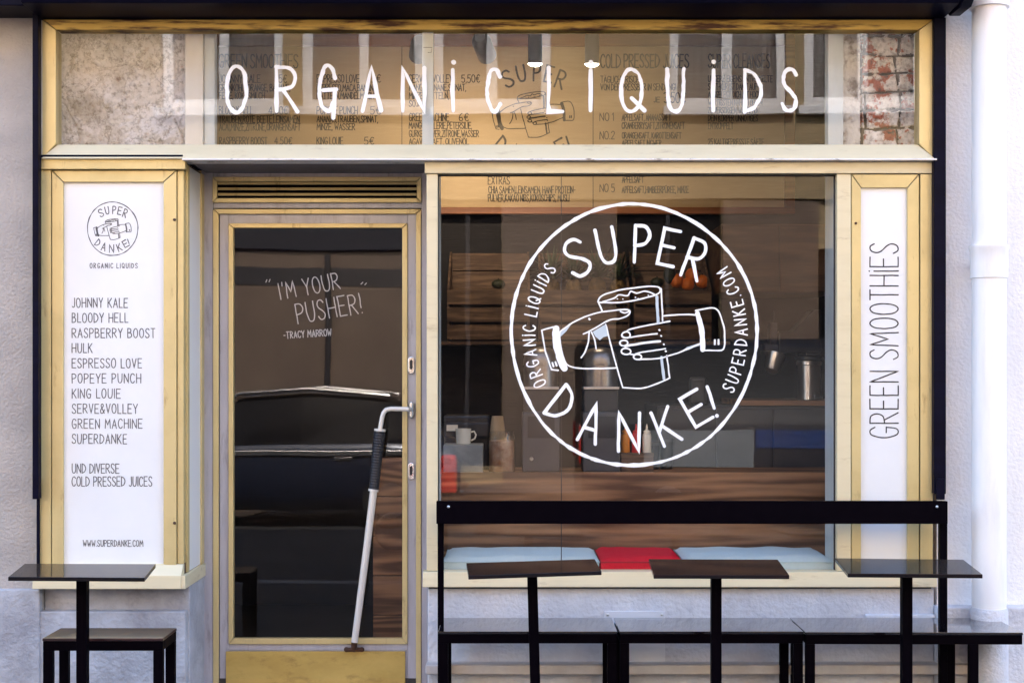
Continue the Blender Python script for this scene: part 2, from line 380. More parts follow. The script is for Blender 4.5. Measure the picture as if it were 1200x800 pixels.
def brick_mat():
    m = mat('limewashed_brick', (0.5, 0.2, 0.1), 0.95)
    n = m.node_tree
    p = n.nodes['Principled BSDF']
    tc = n.nodes.new('ShaderNodeTexCoord')
    a = n.nodes.new('ShaderNodeTexNoise'); a.inputs['Scale'].default_value = 13; a.inputs['Detail'].default_value = 8; a.inputs['Roughness'].default_value = 0.68
    b = n.nodes.new('ShaderNodeTexNoise'); b.inputs['Scale'].default_value = 55; b.inputs['Detail'].default_value = 6
    for q in (a, b): n.links.new(tc.outputs['Object'], q.inputs['Vector'])
    r1 = n.nodes.new('ShaderNodeValToRGB')
    r1.color_ramp.elements[0].position = 0.33; r1.color_ramp.elements[0].color = (0.05, 0.032, 0.028, 1)
    r1.color_ramp.elements[1].position = 0.62; r1.color_ramp.elements[1].color = (0.84, 0.80, 0.77, 1)
    e = r1.color_ramp.elements.new(0.385); e.color = (0.34, 0.085, 0.05, 1)
    e = r1.color_ramp.elements.new(0.455); e.color = (0.42, 0.14, 0.085, 1)
    e = r1.color_ramp.elements.new(0.485); e.color = (0.70, 0.64, 0.59, 1)
    n.links.new(a.outputs['Fac'], r1.inputs['Fac'])
    r2 = n.nodes.new('ShaderNodeValToRGB')
    r2.color_ramp.elements[0].position = 0.3; r2.color_ramp.elements[0].color = (0.25, 0.22, 0.2, 1)
    r2.color_ramp.elements[1].position = 0.55; r2.color_ramp.elements[1].color = (1, 1, 1, 1)
    n.links.new(b.outputs['Fac'], r2.inputs['Fac'])
    mx = n.nodes.new('ShaderNodeMix'); mx.data_type = 'RGBA'; mx.blend_type = 'MULTIPLY'; mx.inputs['Factor'].default_value = 0.75
    n.links.new(r1.outputs[0], mx.inputs['A']); n.links.new(r2.outputs[0], mx.inputs['B'])
    n.links.new(mx.outputs['Result'], p.inputs['Base Color'])
    bp = n.nodes.new('ShaderNodeBump'); bp.inputs['Strength'].default_value = 0.7; bp.inputs['Distance'].default_value = 0.008
    n.links.new(b.outputs['Fac'], bp.inputs['Height']); n.links.new(bp.outputs[0], p.inputs['Normal'])
    return m
M['brick'] = brick_mat()
M['mortar'] = mat('dark_sandy_mortar', (0.16, 0.14, 0.12), 0.95, var=(0.06, 0.05, 0.045), vscale=30, vamt=0.9, bump=0.6, bscale=90)
M['limewash'] = mat('crumbling_limewash', (0.66, 0.63, 0.58), 0.95, var=(0.22, 0.18, 0.15), vscale=14, vamt=0.95, ramp=(0.48, 0.62), bump=0.7, bscale=70)

# ------------------------------------------------------------------ object helpers
COL = SC.collection
def tag(o, label=None, cat=None, group=None, kind=None):
    if label: o['label'] = label
    if cat: o['category'] = cat
    if group: o['group'] = group
    if kind: o['kind'] = kind
    return o
def empty(name, loc=(0, 0, 0), label=None, cat=None, group=None, kind=None, rz=0):
    o = bpy.data.objects.new(name, None)
    o.empty_display_size = 0.1
    o.location = loc
    o.rotation_euler = (0, 0, rz)
    COL.objects.link(o)
    return tag(o, label, cat, group, kind)
def copy_tree(o, parent=None):
    c = o.copy()
    COL.objects.link(c)
    if parent: c.parent = parent
    for ch in [k for k in bpy.data.objects if k.parent == o]:
        copy_tree(ch, c)
    return c

class MB:
    def __init__(s):
        s.v, s.f, s.mi, s.sm = [], [], [], []
    def add(s, verts, faces, mi=0, smooth=False, mx=None):
        b = len(s.v)
        for p in verts:
            p = Vector(p)
            if mx is not None: p = mx @ p
            s.v.append(tuple(p))
        for f in faces:
            s.f.append([i + b for i in f]); s.mi.append(mi); s.sm.append(smooth)
        return s
    def box(s, x0, x1, y0, y1, z0, z1, mi=0, mx=None):
        if x0 > x1: x0, x1 = x1, x0
        if y0 > y1: y0, y1 = y1, y0
        if z0 > z1: z0, z1 = z1, z0
        v = [(x0, y0, z0), (x1, y0, z0), (x1, y1, z0), (x0, y1, z0), (x0, y0, z1), (x1, y0, z1), (x1, y1, z1), (x0, y1, z1)]
        f = [(0, 3, 2, 1), (4, 5, 6, 7), (0, 1, 5, 4), (1, 2, 6, 5), (2, 3, 7, 6), (3, 0, 4, 7)]
        return s.add(v, f, mi, False, mx)
    def prism(s, pts, y0, y1, mi=0, mx=None):
        """polygon in XZ (counter-clockwise seen from -Y), extruded along Y"""
        n = len(pts)
        v = [(x, y0, z) for x, z in pts] + [(x, y1, z) for x, z in pts]
        f = [tuple(range(n)), tuple(reversed(range(n, 2 * n)))]
        for i in range(n):
            j = (i + 1) % n
            f.append((i, i + n, j + n, j))
        return s.add(v, f, mi, False, mx)
    def prism_x(s, pts, x0, x1, mi=0):
        """polygon in YZ extruded along X"""
        n = len(pts)
        v = [(x0, y, z) for y, z in pts] + [(x1, y, z) for y, z in pts]
        f = [tuple(reversed(range(n))), tuple(range(n, 2 * n))]
        for i in range(n):
            j = (i + 1) % n
            f.append((i, j, j + n, i + n))
        return s.add(v, f, mi)
    def lathe(s, prof, c=(0, 0, 0), n=24, mi=0, mx=None, smooth=True):
        """profile [(r,z)] about Z"""
        v, f = [], []
        for r, z in prof:
            for k in range(n):
                a = 2 * math.pi * k / n
                v.append((c[0] + r * math.cos(a), c[1] + r * math.sin(a), c[2] + z))
        for i in range(len(prof) - 1):
            for k in range(n):
                k2 = (k + 1) % n
                f.append((i * n + k, i * n + k2, (i + 1) * n + k2, (i + 1) * n + k))
        s.add(v, f, mi, smooth, mx)
        b = len(s.v) - len(v)
        s.f.append([b + k for k in reversed(range(n))]); s.mi.append(mi); s.sm.append(False)
        s.f.append([b + (len(prof) - 1) * n + k for k in range(n)]); s.mi.append(mi); s.sm.append(False)
        return s
    def tube(s, pts, r, n=14, mi=0, smooth=True):
        pts = [Vector(p) for p in pts]
        rr = r if isinstance(r, (list, tuple)) else [r] * len(pts)
        v, f = [], []
        up = Vector((0.13, 1, 0.07)).normalized()
        for i, p in enumerate(pts):
            d = (pts[min(i + 1, len(pts) - 1)] - pts[max(i - 1, 0)]).normalized()
            a = d.cross(up)
            if a.length < 0.05: a = d.cross(Vector((1, 0, 0.1)))
            a.normalize()
            b = d.cross(a)
            for k in range(n):
                t = 2 * math.pi * k / n
                v.append(p + a * (rr[i] * math.cos(t)) + b * (rr[i] * math.sin(t)))
        for i in range(len(pts) - 1):
            for k in range(n):
                k2 = (k + 1) % n
                f.append((i * n + k, (i + 1) * n + k, (i + 1) * n + k2, i * n + k2))
        f.append(tuple(range(n)))
        f.append(tuple(reversed([(len(pts) - 1) * n + k for k in range(n)])))
        return s.add(v, f, mi, smooth)
    def sphere(s, c, r, n=20, m=12, mi=0, sx=1, sy=1, sz=1, mx=None):
        v, f = [], []
        for i in range(m + 1):
            t = math.pi * i / m
            for k in range(n):
                a = 2 * math.pi * k / n
                v.append((c[0] + sx * r * math.sin(t) * math.cos(a), c[1] + sy * r * math.sin(t) * math.sin(a), c[2] + sz * r * math.cos(t)))
        for i in range(m):
            for k in range(n):
                k2 = (k + 1) % n
                f.append((i * n + k, (i + 1) * n + k, (i + 1) * n + k2, i * n + k2))
        return s.add(v, f, mi, True, mx)
    def build(s, name, mats, parent=None, bev=0.0, seg=2, loc=None, weld=False):
        me = bpy.data.meshes.new(name)
        me.from_pydata(s.v, [], s.f)
        if not isinstance(mats, (list, tuple)): mats = [mats]
        for m in mats: me.materials.append(m)
        for p, mi, sm in zip(me.polygons, s.mi, s.sm):
            p.material_index = mi
            p.use_smooth = sm
        if weld:
            bm = bmesh.new(); bm.from_mesh(me)
            bmesh.ops.remove_doubles(bm, verts=bm.verts, dist=1e-5)
            bm.to_mesh(me); bm.free()
        me.update()
        if any(s.sm): me.set_sharp_from_angle(angle=R(42))
        o = bpy.data.objects.new(name, me)
        COL.objects.link(o)
        if parent is not None: o.parent = parent
        if loc is not None: o.location = loc
        if bev > 0:
            b = o.modifiers.new('bevel', 'BEVEL')
            b.width = bev; b.segments = seg; b.limit_method = 'ANGLE'; b.angle_limit = R(40)
        return o
def box(name, m, x0, x1, y0, y1, z0, z1, parent=None, bev=0.003):
    return MB().box(x0, x1, y0, y1, z0, z1).build(name, m, parent, bev)

def mitre_frame(mb, x0, x1, z0, z1, wl, wr, wt, wb, y0, y1, gap=0.0012, sides='lrtb'):
    g = gap
    if 'l' in sides: mb.prism([(x0, z0 + g), (x0 + wl, z0 + wb + g), (x0 + wl, z1 - wt - g), (x0, z1 - g)], y0, y1)
    if 'r' in sides: mb.prism([(x1, z0 + g), (x1, z1 - g), (x1 - wr, z1 - wt - g), (x1 - wr, z0 + wb + g)], y0, y1)
    if 't' in sides: mb.prism([(x0 + g, z1), (x0 + wl + g, z1 - wt), (x1 - wr - g, z1 - wt), (x1 - g, z1)], y0, y1)
    if 'b' in sides: mb.prism([(x0 + g, z0), (x1 - g, z0), (x1 - wr - g, z0 + wb), (x0 + wl + g, z0 + wb)], y0, y1)
    return mb

def pane(name, x0, x1, y0, z0, z1, parent, th=0.006):
    """a sheet of glass: the street face reflects, the back face only lets light through"""
    mb = MB()
    v = [(x0, y0, z0), (x1, y0, z0), (x1, y0 + th, z0), (x0, y0 + th, z0), (x0, y0, z1), (x1, y0, z1), (x1, y0 + th, z1), (x0, y0 + th, z1)]
    mb.add(v, [(0, 1, 5, 4)], 0)
    mb.add(v, [(0, 3, 2, 1), (4, 5, 6, 7), (1, 2, 6, 5), (2, 3, 7, 6), (3, 0, 4, 7)], 1)
    return mb.build(name, [M['glass'], M['glass_back']], parent)

# ------------------------------------------------------------------ hand lettering: a single-stroke alphabet drawn as ribbons
G = {
 'A': (.48, ["0,0 .24,1 .48,0", ".09,.34 .39,.34"]),
 'B': (.44, ["0,0 0,1", "s0,1 .28,.96 .36,.78 .27,.58 0,.53", "s0,.53 .32,.49 .44,.27 .33,.05 0,0"]),
 'C': (.44, ["s.44,.82 .31,.99 .12,.94 .01,.65 .01,.35 .12,.06 .31,.01 .44,.18"]),
 'D': (.46, ["0,0 0,1", "s0,1 .3,.86 .46,.5 .3,.14 0,0"]),
 'E': (.42, [".42,1 0,1 0,0 .42,0", "0,.52 .34,.52"]),
 'F': (.40, [".40,1 0,1 0,0", "0,.52 .33,.52"]),
 'G': (.46, ["s.45,.83 .31,.99 .12,.94 .01,.65 .01,.35 .12,.06 .28,.0 .41,.1 .45,.4", ".22,.42 .46,.42"]),
 'H': (.46, ["0,0 0,1", ".46,0 .46,1", "0,.5 .46,.5"]),
 'I': (.02, [".01,0 .01,1"]),
 'i': (.04, [".02,0 .02,.86", ".02,1.02 .021,1.03"]),
 'J': (.30, ["s.28,1 .29,.5 .27,.12 .15,0 .02,.1"]),
 'K': (.44, ["0,0 0,1", ".42,1 .01,.42", ".12,.56 .44,0"]),
 'L': (.36, ["0,1 0,0 .36,0"]),
 'M': (.58, ["0,0 .05,1 .29,.36 .53,1 .58,0"]),
 'N': (.46, ["0,0 0,1 .46,0 .46,1"]),
 'O': (.46, ["c.23,1 .06,.86 0,.5 .06,.14 .23,0 .4,.14 .46,.5 .4,.86"]),
 'P': (.42, ["0,0 0,1", "s0,1 .3,.97 .42,.76 .3,.52 0,.46"]),
 'Q': (.50, ["c.23,1 .06,.86 0,.5 .06,.14 .23,0 .4,.14 .46,.5 .4,.86", ".24,.32 .52,.02"]),
 'R': (.46, ["0,0 0,1", "s0,1 .3,.97 .41,.76 .3,.54 0,.48", ".14,.5 .46,0"]),
 'S': (.42, ["s.41,.85 .3,.99 .12,.97 .03,.8 .08,.62 .32,.4 .41,.22 .32,.04 .12,.01 0,.17"]),
 'T': (.44, ["0,1 .44,1", ".22,1 .22,0"]),
 'U': (.46, ["s0,1 .01,.4 .08,.08 .23,0 .38,.08 .45,.4 .46,1"]),
 'V': (.44, ["0,1 .22,0 .44,1"]),
 'W': (.62, ["0,1 .15,0 .31,.66 .47,0 .62,1"]),
 'X': (.44, ["0,1 .44,0", ".44,1 0,0"]),
 'Y': (.44, ["0,1 .22,.48 .22,0", ".44,1 .22,.48"]),
 'Z': (.42, ["0,1 .42,1 0,0 .42,0"]),
 '0': (.42, ["c.21,1 .05,.86 0,.5 .05,.14 .21,0 .37,.14 .42,.5 .37,.86"]),
 '1': (.16, ["0,.8 .14,1 .14,0"]),
 '2': (.40, ["s.01,.8 .12,.98 .3,.97 .38,.78 .3,.5 .02,0", ".02,0 .40,0"]),
 '3': (.40, ["s.02,.9 .2,1 .36,.84 .3,.6 .14,.54 .34,.46 .4,.24 .26,.02 .02,.1"]),
 '4': (.40, [".3,0 .3,1 0,.3 .4,.3"]),
 '5': (.40, [".38,1 .05,1 .03,.56", "s.03,.56 .22,.62 .39,.44 .36,.14 .18,0 .0,.1"]),
 '6': (.40, ["s.34,.98 .12,.74 .01,.35 .1,.04 .28,.01 .39,.24 .28,.48 .06,.38"]),
 '8': (.40, ["c.2,1 .05,.85 .1,.6 .3,.42 .39,.2 .2,0 .02,.2 .1,.44 .32,.62 .35,.85"]),
 '&': (.44, ["s.44,0 .1,.68 .12,.96 .28,.98 .3,.74 .04,.38 .04,.08 .2,0 .36,.14 .44,.38"]),
 '.': (.06, [".03,0 .031,.02"]),
 ',': (.08, [".06,.05 .0,-.14"]),
 '!': (.06, [".03,1 .03,.26", ".03,0 .031,.01"]),
 '-': (.24, ["0,.46 .24,.46"]),
 "'": (.06, [".05,1.02 .02,.8"]),
 '"': (.20, [".05,1.02 .0,.8", ".2,1.02 .15,.8"]),
 'E_': (.4, []),
 '\u20ac': (.46, ["s.46,.86 .34,.99 .18,.9 .1,.6 .1,.36 .18,.08 .34,.01 .46,.14", "0,.6 .36,.6", "0,.42 .33,.42"]),
}
for base, um in (('A', '\u00c4'), ('O', '\u00d6'), ('U', '\u00dc')):
    wd, st = G[base]
    G[um] = (wd, st + [f"{wd*.3:.3f},1.14 {wd*.3+.001:.3f},1.15", f"{wd*.7:.3f},1.14 {wd*.7+.001:.3f},1.15"])

def catmull(p, closed=False, sub=6):
    out = []
    n = len(p)
    rng = range(n) if closed else range(n - 1)
    for i in rng:
        if closed:
            a, b, c, d = p[(i - 1) % n], p[i], p[(i + 1) % n], p[(i + 2) % n]
        else:
            a, b, c, d = p[max(i - 1, 0)], p[i], p[i + 1], p[min(i + 2, n - 1)]
        for k in range(sub):
            t = k / sub
            out.append(tuple(0.5 * (2 * b[j] + (c[j] - a[j]) * t + (2 * a[j] - 5 * b[j] + 4 * c[j] - d[j]) * t * t + (3 * b[j] - a[j] - 3 * c[j] + d[j]) * t ** 3) for j in (0, 1)))
    if not closed: out.append(p[-1])
    return out

def parse(st, sub=6):
    smooth = st[0] in 'sc'
    closed = st[0] == 'c'
    if smooth: st = st[1:]
    p = [tuple(float(q) for q in t.split(',')) for t in st.split()]
    if smooth: p = catmull(p, closed, sub)
    return p, closed

class Ink:
    """collects strokes in photo pixels and lays them as ribbons on the plane Y"""
    def __init__(s, Y, name_seed=1, jit=0.0, lift=0.00012):
        s.Y, s.mb, s.k, s.jit, s.lift = Y, MB(), 0, jit, lift
        s.rnd = random.Random(name_seed)
    def stroke(s, pts, wd, closed=False, wv=0.12, mi=0, w_fn=None):
        """pts in px"""
        q = [pts[0]]
        for p in pts[1:]:
            if math.hypot(p[0] - q[-1][0], p[1] - q[-1][1]) > 1e-4: q.append(p)
        if closed and math.hypot(q[0][0] - q[-1][0], q[0][1] - q[-1][1]) < 1e-4: q.pop()
        if len(q) < 2: return
        # subdivide long straight pieces so the line can wobble
        if s.jit > 0:
            r_ = []
            m_ = len(q) if closed else len(q) - 1
            for i in range(m_):
                a, b = q[i], q[(i + 1) % len(q)]
                L = math.hypot(b[0] - a[0], b[1] - a[1])
                n = max(1, int(L / (wd * 2.2)))
                for k in range(n):
                    t = k / n
                    r_.append((a[0] + (b[0] - a[0]) * t, a[1] + (b[1] - a[1]) * t))
            if not closed: r_.append(q[-1])
            ph = s.rnd.random() * 100
            q = [(x + s.jit * (mnoise.noise((x * .13, y * .13, ph))), y + s.jit * (mnoise.noise((x * .13, y * .13, ph + 31)))) for x, y in r_]
        n = len(q)
        Yk = s.Y - (s.k % 10) * s.lift
        s.k += 1
        L, Rr = [], []
        ph = s.rnd.random() * 50
        for i in range(n):
            if closed: a, b = q[(i - 1) % n], q[(i + 1) % n]
            else: a, b = q[max(i - 1, 0)], q[min(i + 1, n - 1)]
            p = q[i]
            d0 = Vector((p[0] - a[0], p[1] - a[1])); d1 = Vector((b[0] - p[0], b[1] - p[1]))
            if d0.length < 1e-9: d0 = d1.copy()
            if d1.length < 1e-9: d1 = d0.copy()
            d0.normalize(); d1.normalize()
            t = d0 + d1
            if t.length < 0.25: t = d1.copy()
            t.normalize()
            nn = Vector((-t.y, t.x))
            cosh = max(0.55, nn.dot(Vector((-d1.y, d1.x))))
            ww = wd * 0.5 * (1 + wv * mnoise.noise((p[0] * .21 + ph, p[1] * .21, 3.3)) * 2)
            if w_fn: ww *= w_fn(i / max(1, n - 1))
            ww /= cosh
            L.append((p[0] + nn.x * ww, p[1] + nn.y * ww)); Rr.append((p[0] - nn.x * ww, p[1] - nn.y * ww))
        verts = L + Rr
        faces = []
        m_ = n if closed else n - 1
        for i in range(m_):
            j = (i + 1) % n
            faces.append((i, j, n + j, n + i))
        if not closed:
            for end in (0, 1):
                i = 0 if end == 0 else n - 1
                c = q[i]
                st_, en_ = (Rr[i], L[i]) if end == 0 else (L[i], Rr[i])
                a0 = math.atan2(st_[1] - c[1], st_[0] - c[0])
                rad = math.hypot(st_[0] - c[0], st_[1] - c[1])
                d = (q[1][0] - q[0][0], q[1][1] - q[0][1]) if end == 0 else (q[-2][0] - q[-1][0], q[-2][1] - q[-1][1])
                # walk the half circle on the outer side
                sgn = 1 if (math.cos(a0 + math.pi / 2) * d[0] + math.sin(a0 + math.pi / 2) * d[1]) < 0 else -1
                base = len(verts)
                ring = [(c[0] + rad * math.cos(a0 + sgn * math.pi * k / 6), c[1] + rad * math.sin(a0 + sgn * math.pi * k / 6)) for k in range(1, 6)]
                verts += ring
                si = (n + i) if end == 0 else i
                ei = i if end == 0 else n + i
                faces.append(tuple([si] + [base + k for k in range(5)] + [ei]))
        s._emit(verts, faces, Yk, mi)
    def fill(s, pts, mi=0):
        Yk = s.Y - (s.k % 10) * s.lift
        s.k += 1
        s._emit(pts, [tuple(range(len(pts)))], Yk, mi)
    def _emit(s, verts, faces, Yk, mi):
        v3 = [(PX(x, s.Y), Yk, PZ(y, s.Y)) for x, y in verts]
        out = []
        for f in faces:
            # face the street: negative-Y normal
            a = 0.0
            for i in range(len(f)):
                p, q = v3[f[i]], v3[f[(i + 1) % len(f)]]
                a += p[0] * q[2] - q[0] * p[2]
            out.append(f if a > 0 else tuple(reversed(f)))
        s.mb.add(v3, out, mi)
    def glyph(s, ch, cx, cy, w, h, rot, wd, wv=0.12, mi=0):
        """glyph centred at (cx,cy) px, size w x h px, rot degrees clockwise"""
        gw, sts = G[ch]
        c, sn = math.cos(R(rot)), math.sin(R(rot))
        for st in sts:
            p, closed = parse(st)
            q = []
            for x, y in p:
                lx = (x / max(gw, 1e-6) - 0.5) * w if gw > 0.1 else (x - gw / 2) * h
                ly = -(y - 0.5) * h
                q.append((cx + lx * c - ly * sn, cy + lx * sn + ly * c))
            s.stroke(q, wd, closed, wv, mi)
    def text(s, line, x0, ytop, h, x1=None, wd=1.0, track=0.16, rot=0.0, pivot=None, space=0.34, wv=0.08, mi=0):
        tot = 0.0
        for ch in line:
            tot += space if ch == ' ' else G[ch][0] + track
        tot -= track
        kx = h if x1 is None else (x1 - x0) / tot
        x = x0
        c, sn = math.cos(R(rot)), math.sin(R(rot))
        pv = pivot or (x0, ytop + h)
        for ch in line:
            if ch == ' ':
                x += space * kx; continue
            gw, sts = G[ch]
            yj = s.rnd.uniform(-.02, .02) * h if s.jit > 0 else 0
            for st in sts:
                p, closed = parse(st, 4 if h < 25 else 6)
                q = [(x + px * kx, ytop + h - py * h + yj) for px, py in p]
                if rot:
                    q = [(pv[0] + (a - pv[0]) * c - (b - pv[1]) * sn, pv[1] + (a - pv[0]) * sn + (b - pv[1]) * c) for a, b in q]
                s.stroke(q, wd, closed, wv, mi)
            x += (gw + track) * kx
    def arc(s, line, cx, cy, r, a0, a1, h, wd, inward):
        """letters spread from angle a0 to a1 (degrees, counter-clockwise from +x, y up)"""
        ws = [0.34 if c == ' ' else G[c][0] + 0.2 for c in line]
        tot = sum(ws) - (ws[0] + ws[-1]) / 2
        acc = 0.0
        for i, ch in enumerate(line):
            if i > 0: acc += (ws[i - 1] + ws[i]) / 2
            a = a0 + (a1 - a0) * acc / tot
            if ch == ' ': continue
            gx, gy = cx + r * math.cos(R(a)), cy - r * math.sin(R(a)) * 1.06
            rot = (90 - a) if not inward else (270 - a)
            s.glyph(ch, gx, gy, G[ch][0] * h * 1.0, h, rot, wd)
    def build(s, name, mats, parent):
        return s.mb.build(name, mats, parent)

def emblem(ink, cx, cy, k, circle=True, small=True, wk=1.0, minw=0.0, letters=True, jit=True, hatch_mi=1, mid=True):
    """the shop's round mark, drawn about (743,392) in the window and placed at (cx,cy) scaled by k"""
    def T(p): return (cx + (p[0] - 743) * k, cy + (p[1] - 392) * k)
    def W(wd): return max(minw, wd * k * wk)
    def A(p): return T((620 + p[0] * .175, 320 + p[1] * .175))
    def B(p): return T((720 + p[0] * .175, 320 + p[1] * .175))
    def S(pts, f, wd, closed=False, curve=True, wv=.12, mi=0):
        pts = [f(p) for p in pts]
        if curve and len(pts) > 2: pts = catmull(pts, closed, 5)
        ink.stroke(pts, W(wd), closed, wv, mi)
    if circle:
        pts = []
        for i in range(140):
            a = 2 * math.pi * i / 140
            rx, ry = 144, 153
            wob = 1 + 0.006 * math.sin(3 * a + 1) + 0.004 * math.sin(5 * a)
            pts.append(T((742.5 + rx * wob * math.cos(a), 392 - ry * wob * math.sin(a))))
        ink.stroke(pts, W(3.9), True, .3)
    if letters:
        for ch, x, y, h, wd_, rot in (('S', 676, 302, 43, 23, -24), ('U', 711, 288, 41, 20, -11), ('P', 752.5, 286, 43, 17, 2), ('E', 784, 290, 42, 19, 12), ('R', 815, 304, 46, 20, 20)):
            px, py = T((x, y))
            ink.glyph(ch, px, py, wd_ * k, h * k, rot, W(3.9))
        if mid:
            for ch, x, y, h, wd_, rot in (('D', 658.5, 473, 42, 20, 38), ('A', 693, 495, 46, 22, 15), ('N', 737, 506, 45, 24, 1), ('K', 781, 499, 42, 22, -22), ('E', 816, 478, 38, 23, -30), ('!', 834.5, 470, 36, 4, -18)):
                px, py = T((x, y))
                ink.glyph(ch, px, py, wd_ * k, h * k, rot, W(3.9))
    if small:
        ink_c = T((743, 392))
        ink.arc('ORGANiC LiQUiDS', ink_c[0], ink_c[1], 123 * k, 206, 143.5, 14 * k, W(1.65), False)
        ink.arc('SUPERDANKE.COM', ink_c[0], ink_c[1], 125.5 * k, -28, 33, 14 * k, W(1.65), True)
    lw = 1.8
    # left hand and cuff
    S([(85, 382), (162, 360)], A, lw); S([(85, 382), (108, 520), (150, 645), (195, 650)], A, lw, curve=False)
    S([(180, 372), (180, 450), (202, 560), (236, 636)], A, 8.0)
    S([(156, 600), (164, 622)], A, 2.2); S([(176, 594), (184, 618)], A, 2.2)
    S([(205, 395), (290, 332), (430, 272), (560, 251), (640, 243), (674, 254), (660, 284), (610, 305), (545, 312), (480, 345), (410, 385), (363, 406)], A, lw)
    S([(612, 256), (640, 266), (668, 256)], A, 1.8)
    S([(404, 390), (396, 460), (376, 525), (348, 565)], A, lw); S([(418, 396), (440, 450), (448, 505)], A, lw)
    S([(205, 395), (210, 470), (232, 570), (265, 618), (360, 638), (580, 635)], A, lw)
    S([(404, 305), (407, 309)], A, 2.2)
    if hatch_mi is not None:
        ink.fill([A(p) for p in [(426, 392), (500, 348), (512, 345), (527, 420), (498, 428), (474, 448), (444, 424)]], hatch_mi)
        ink.fill([A(p) for p in [(206, 400), (285, 338), (250, 388), (208, 428)]], hatch_mi)
        ink.fill([B(p) for p in [(445, 524), (490, 494), (575, 466), (578, 482)]], hatch_mi)
    # cup
    S([(462, 190), (490, 250)], A, lw); S([(513, 345), (545, 470), (582, 610), (628, 765)], A, lw)
    S([(57, 765), (180, 770), (290, 738), (370, 700)], B, lw)
    S([(313, 105), (318, 210), (324, 318)], B, lw); S([(350, 552), (361, 630), (370, 700)], B, lw)
    S([(-109, 190), (-80, 150), (20, 117), (160, 95), (250, 88), (300, 98), (306, 128), (262, 150), (130, 183), (20, 197), (-70, 196)], B, lw, True)
    S([(-80, 192), (0, 166), (30, 146), (88, 150), (110, 122), (150, 135), (200, 120), (240, 130), (268, 143)], B, 1.7)
    S([(284, 158), (288, 240), (292, 330)], B, 3.4, mi=hatch_mi or 0); S([(316, 562), (322, 630), (332, 706)], B, 3.4, mi=hatch_mi or 0)
    for p in ((20, 172), (55, 172), (140, 162), (158, 170), (225, 148)): S([p, (p[0] + 3, p[1] + 1)], B, 1.4)
    # right hand and cuff
    S([(330, 286), (450, 276), (550, 281)], B, lw)
    S([(78, 393), (120, 372), (240, 346), (370, 322)], B, lw)
    for c, rx, ry in (((78, 413), 28, 20), ((62, 468), 27, 19), ((78, 523), 31, 20), ((155, 560), 26, 18)):
        S([(c[0] + rx * math.cos(R(t)), c[1] + ry * math.sin(R(t))) for t in range(0, 360, 45)], B, 1.9, True)
    S([(84, 434), (180, 418), (285, 405)], B, lw); S([(72, 488), (180, 470), (305, 456)], B, 2.8)
    S([(100, 541), (130, 545)], B, lw); S([(140, 542), (180, 530), (260, 518), (342, 505)], B, lw)
    S([(165, 577), (300, 570), (370, 550), (450, 525), (580, 470)], B, lw)
    for p in ((300, 380), (312, 420), (330, 475), (343, 520)): S([p, (p[0] + 2, p[1] + 2)], B, 2.0)
    S([(556, 268), (578, 350), (590, 430), (590, 512)], B, 6.2)
    S([(545, 250), (600, 240), (660, 232), (700, 262), (728, 340), (737, 400), (730, 508), (640, 516), (585, 519)], B, lw)
    S([(672, 448), (672, 476)], B, 2.4); S([(697, 446), (697, 476)], B, 2.4)

# ------------------------------------------------------------------ street
tag(box('road', M['asphalt'], -30, 30, -11.2, -3.2, -0.30, -0.12, bev=0), kind='structure')
tag(box('pavement', M['paving'], -30, 30, -3.05, 0.6, -0.30, 0.0, bev=0), kind='structure')
tag(box('kerb', M['kerb'], -30, 30, -3.2, -3.05, -0.30, 0.004, bev=0.012), kind='structure')
tag(box('pavement', M['paving'], -30, 30, -13.2, -11.35, -0.30, 0.0, bev=0), kind='structure')
tag(box('kerb', M['kerb'], -30, 30, -11.35, -11.2, -0.30, 0.004, bev=0.012), kind='structure')
tag(box('ground', M['paving'], -150, 150, -150, 150, -0.6, -0.31, bev=0), kind='structure')

# ------------------------------------------------------------------ the shop's building
shop = empty('shop_building', (0, 0, 0), 'street front of a small juice shop with pale plaster walls and gold metal frames', 'building')
XL, XR = PX(47), PX(1100)                 # shopfront edges
ZT = PZ(25)                               # top of the transom frame
TOP = 7.0
def wall(name, m, *a, bev=0.0): return box(name, m, *a, parent=shop, bev=bev)
wall('wall', M['plaster_grey'], -9, XL, 0.03, 0.6, 0, TOP)
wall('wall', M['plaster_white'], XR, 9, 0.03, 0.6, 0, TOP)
wall('wall', M['plaster_grey'], XL, XR, 0.05, 0.24, ZT + 0.02, TOP - 0.002)
wall('wall', M['plaster_grey'], -9, -3.0, 0.6, 5, 0, TOP)
wall('wall', M['plaster_grey'], 2.6, 9, 0.6, 5, 0, TOP)
wall('wall', M['plaster_grey'], -3.0, 2.6, 0.24, 5, 4.1, TOP)
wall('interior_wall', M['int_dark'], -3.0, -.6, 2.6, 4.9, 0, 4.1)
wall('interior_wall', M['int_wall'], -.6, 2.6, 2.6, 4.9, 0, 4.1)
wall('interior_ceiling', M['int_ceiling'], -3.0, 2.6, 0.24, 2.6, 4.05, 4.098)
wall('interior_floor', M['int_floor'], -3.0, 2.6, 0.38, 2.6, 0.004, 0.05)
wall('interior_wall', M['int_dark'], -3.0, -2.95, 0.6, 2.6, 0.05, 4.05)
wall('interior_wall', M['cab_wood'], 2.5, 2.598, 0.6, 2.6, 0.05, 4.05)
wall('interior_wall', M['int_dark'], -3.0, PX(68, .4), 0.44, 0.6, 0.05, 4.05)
wall('roof', M['roof'], -9.2, 9.2, -0.25, 5.2, TOP + 0.001, TOP + 0.25)

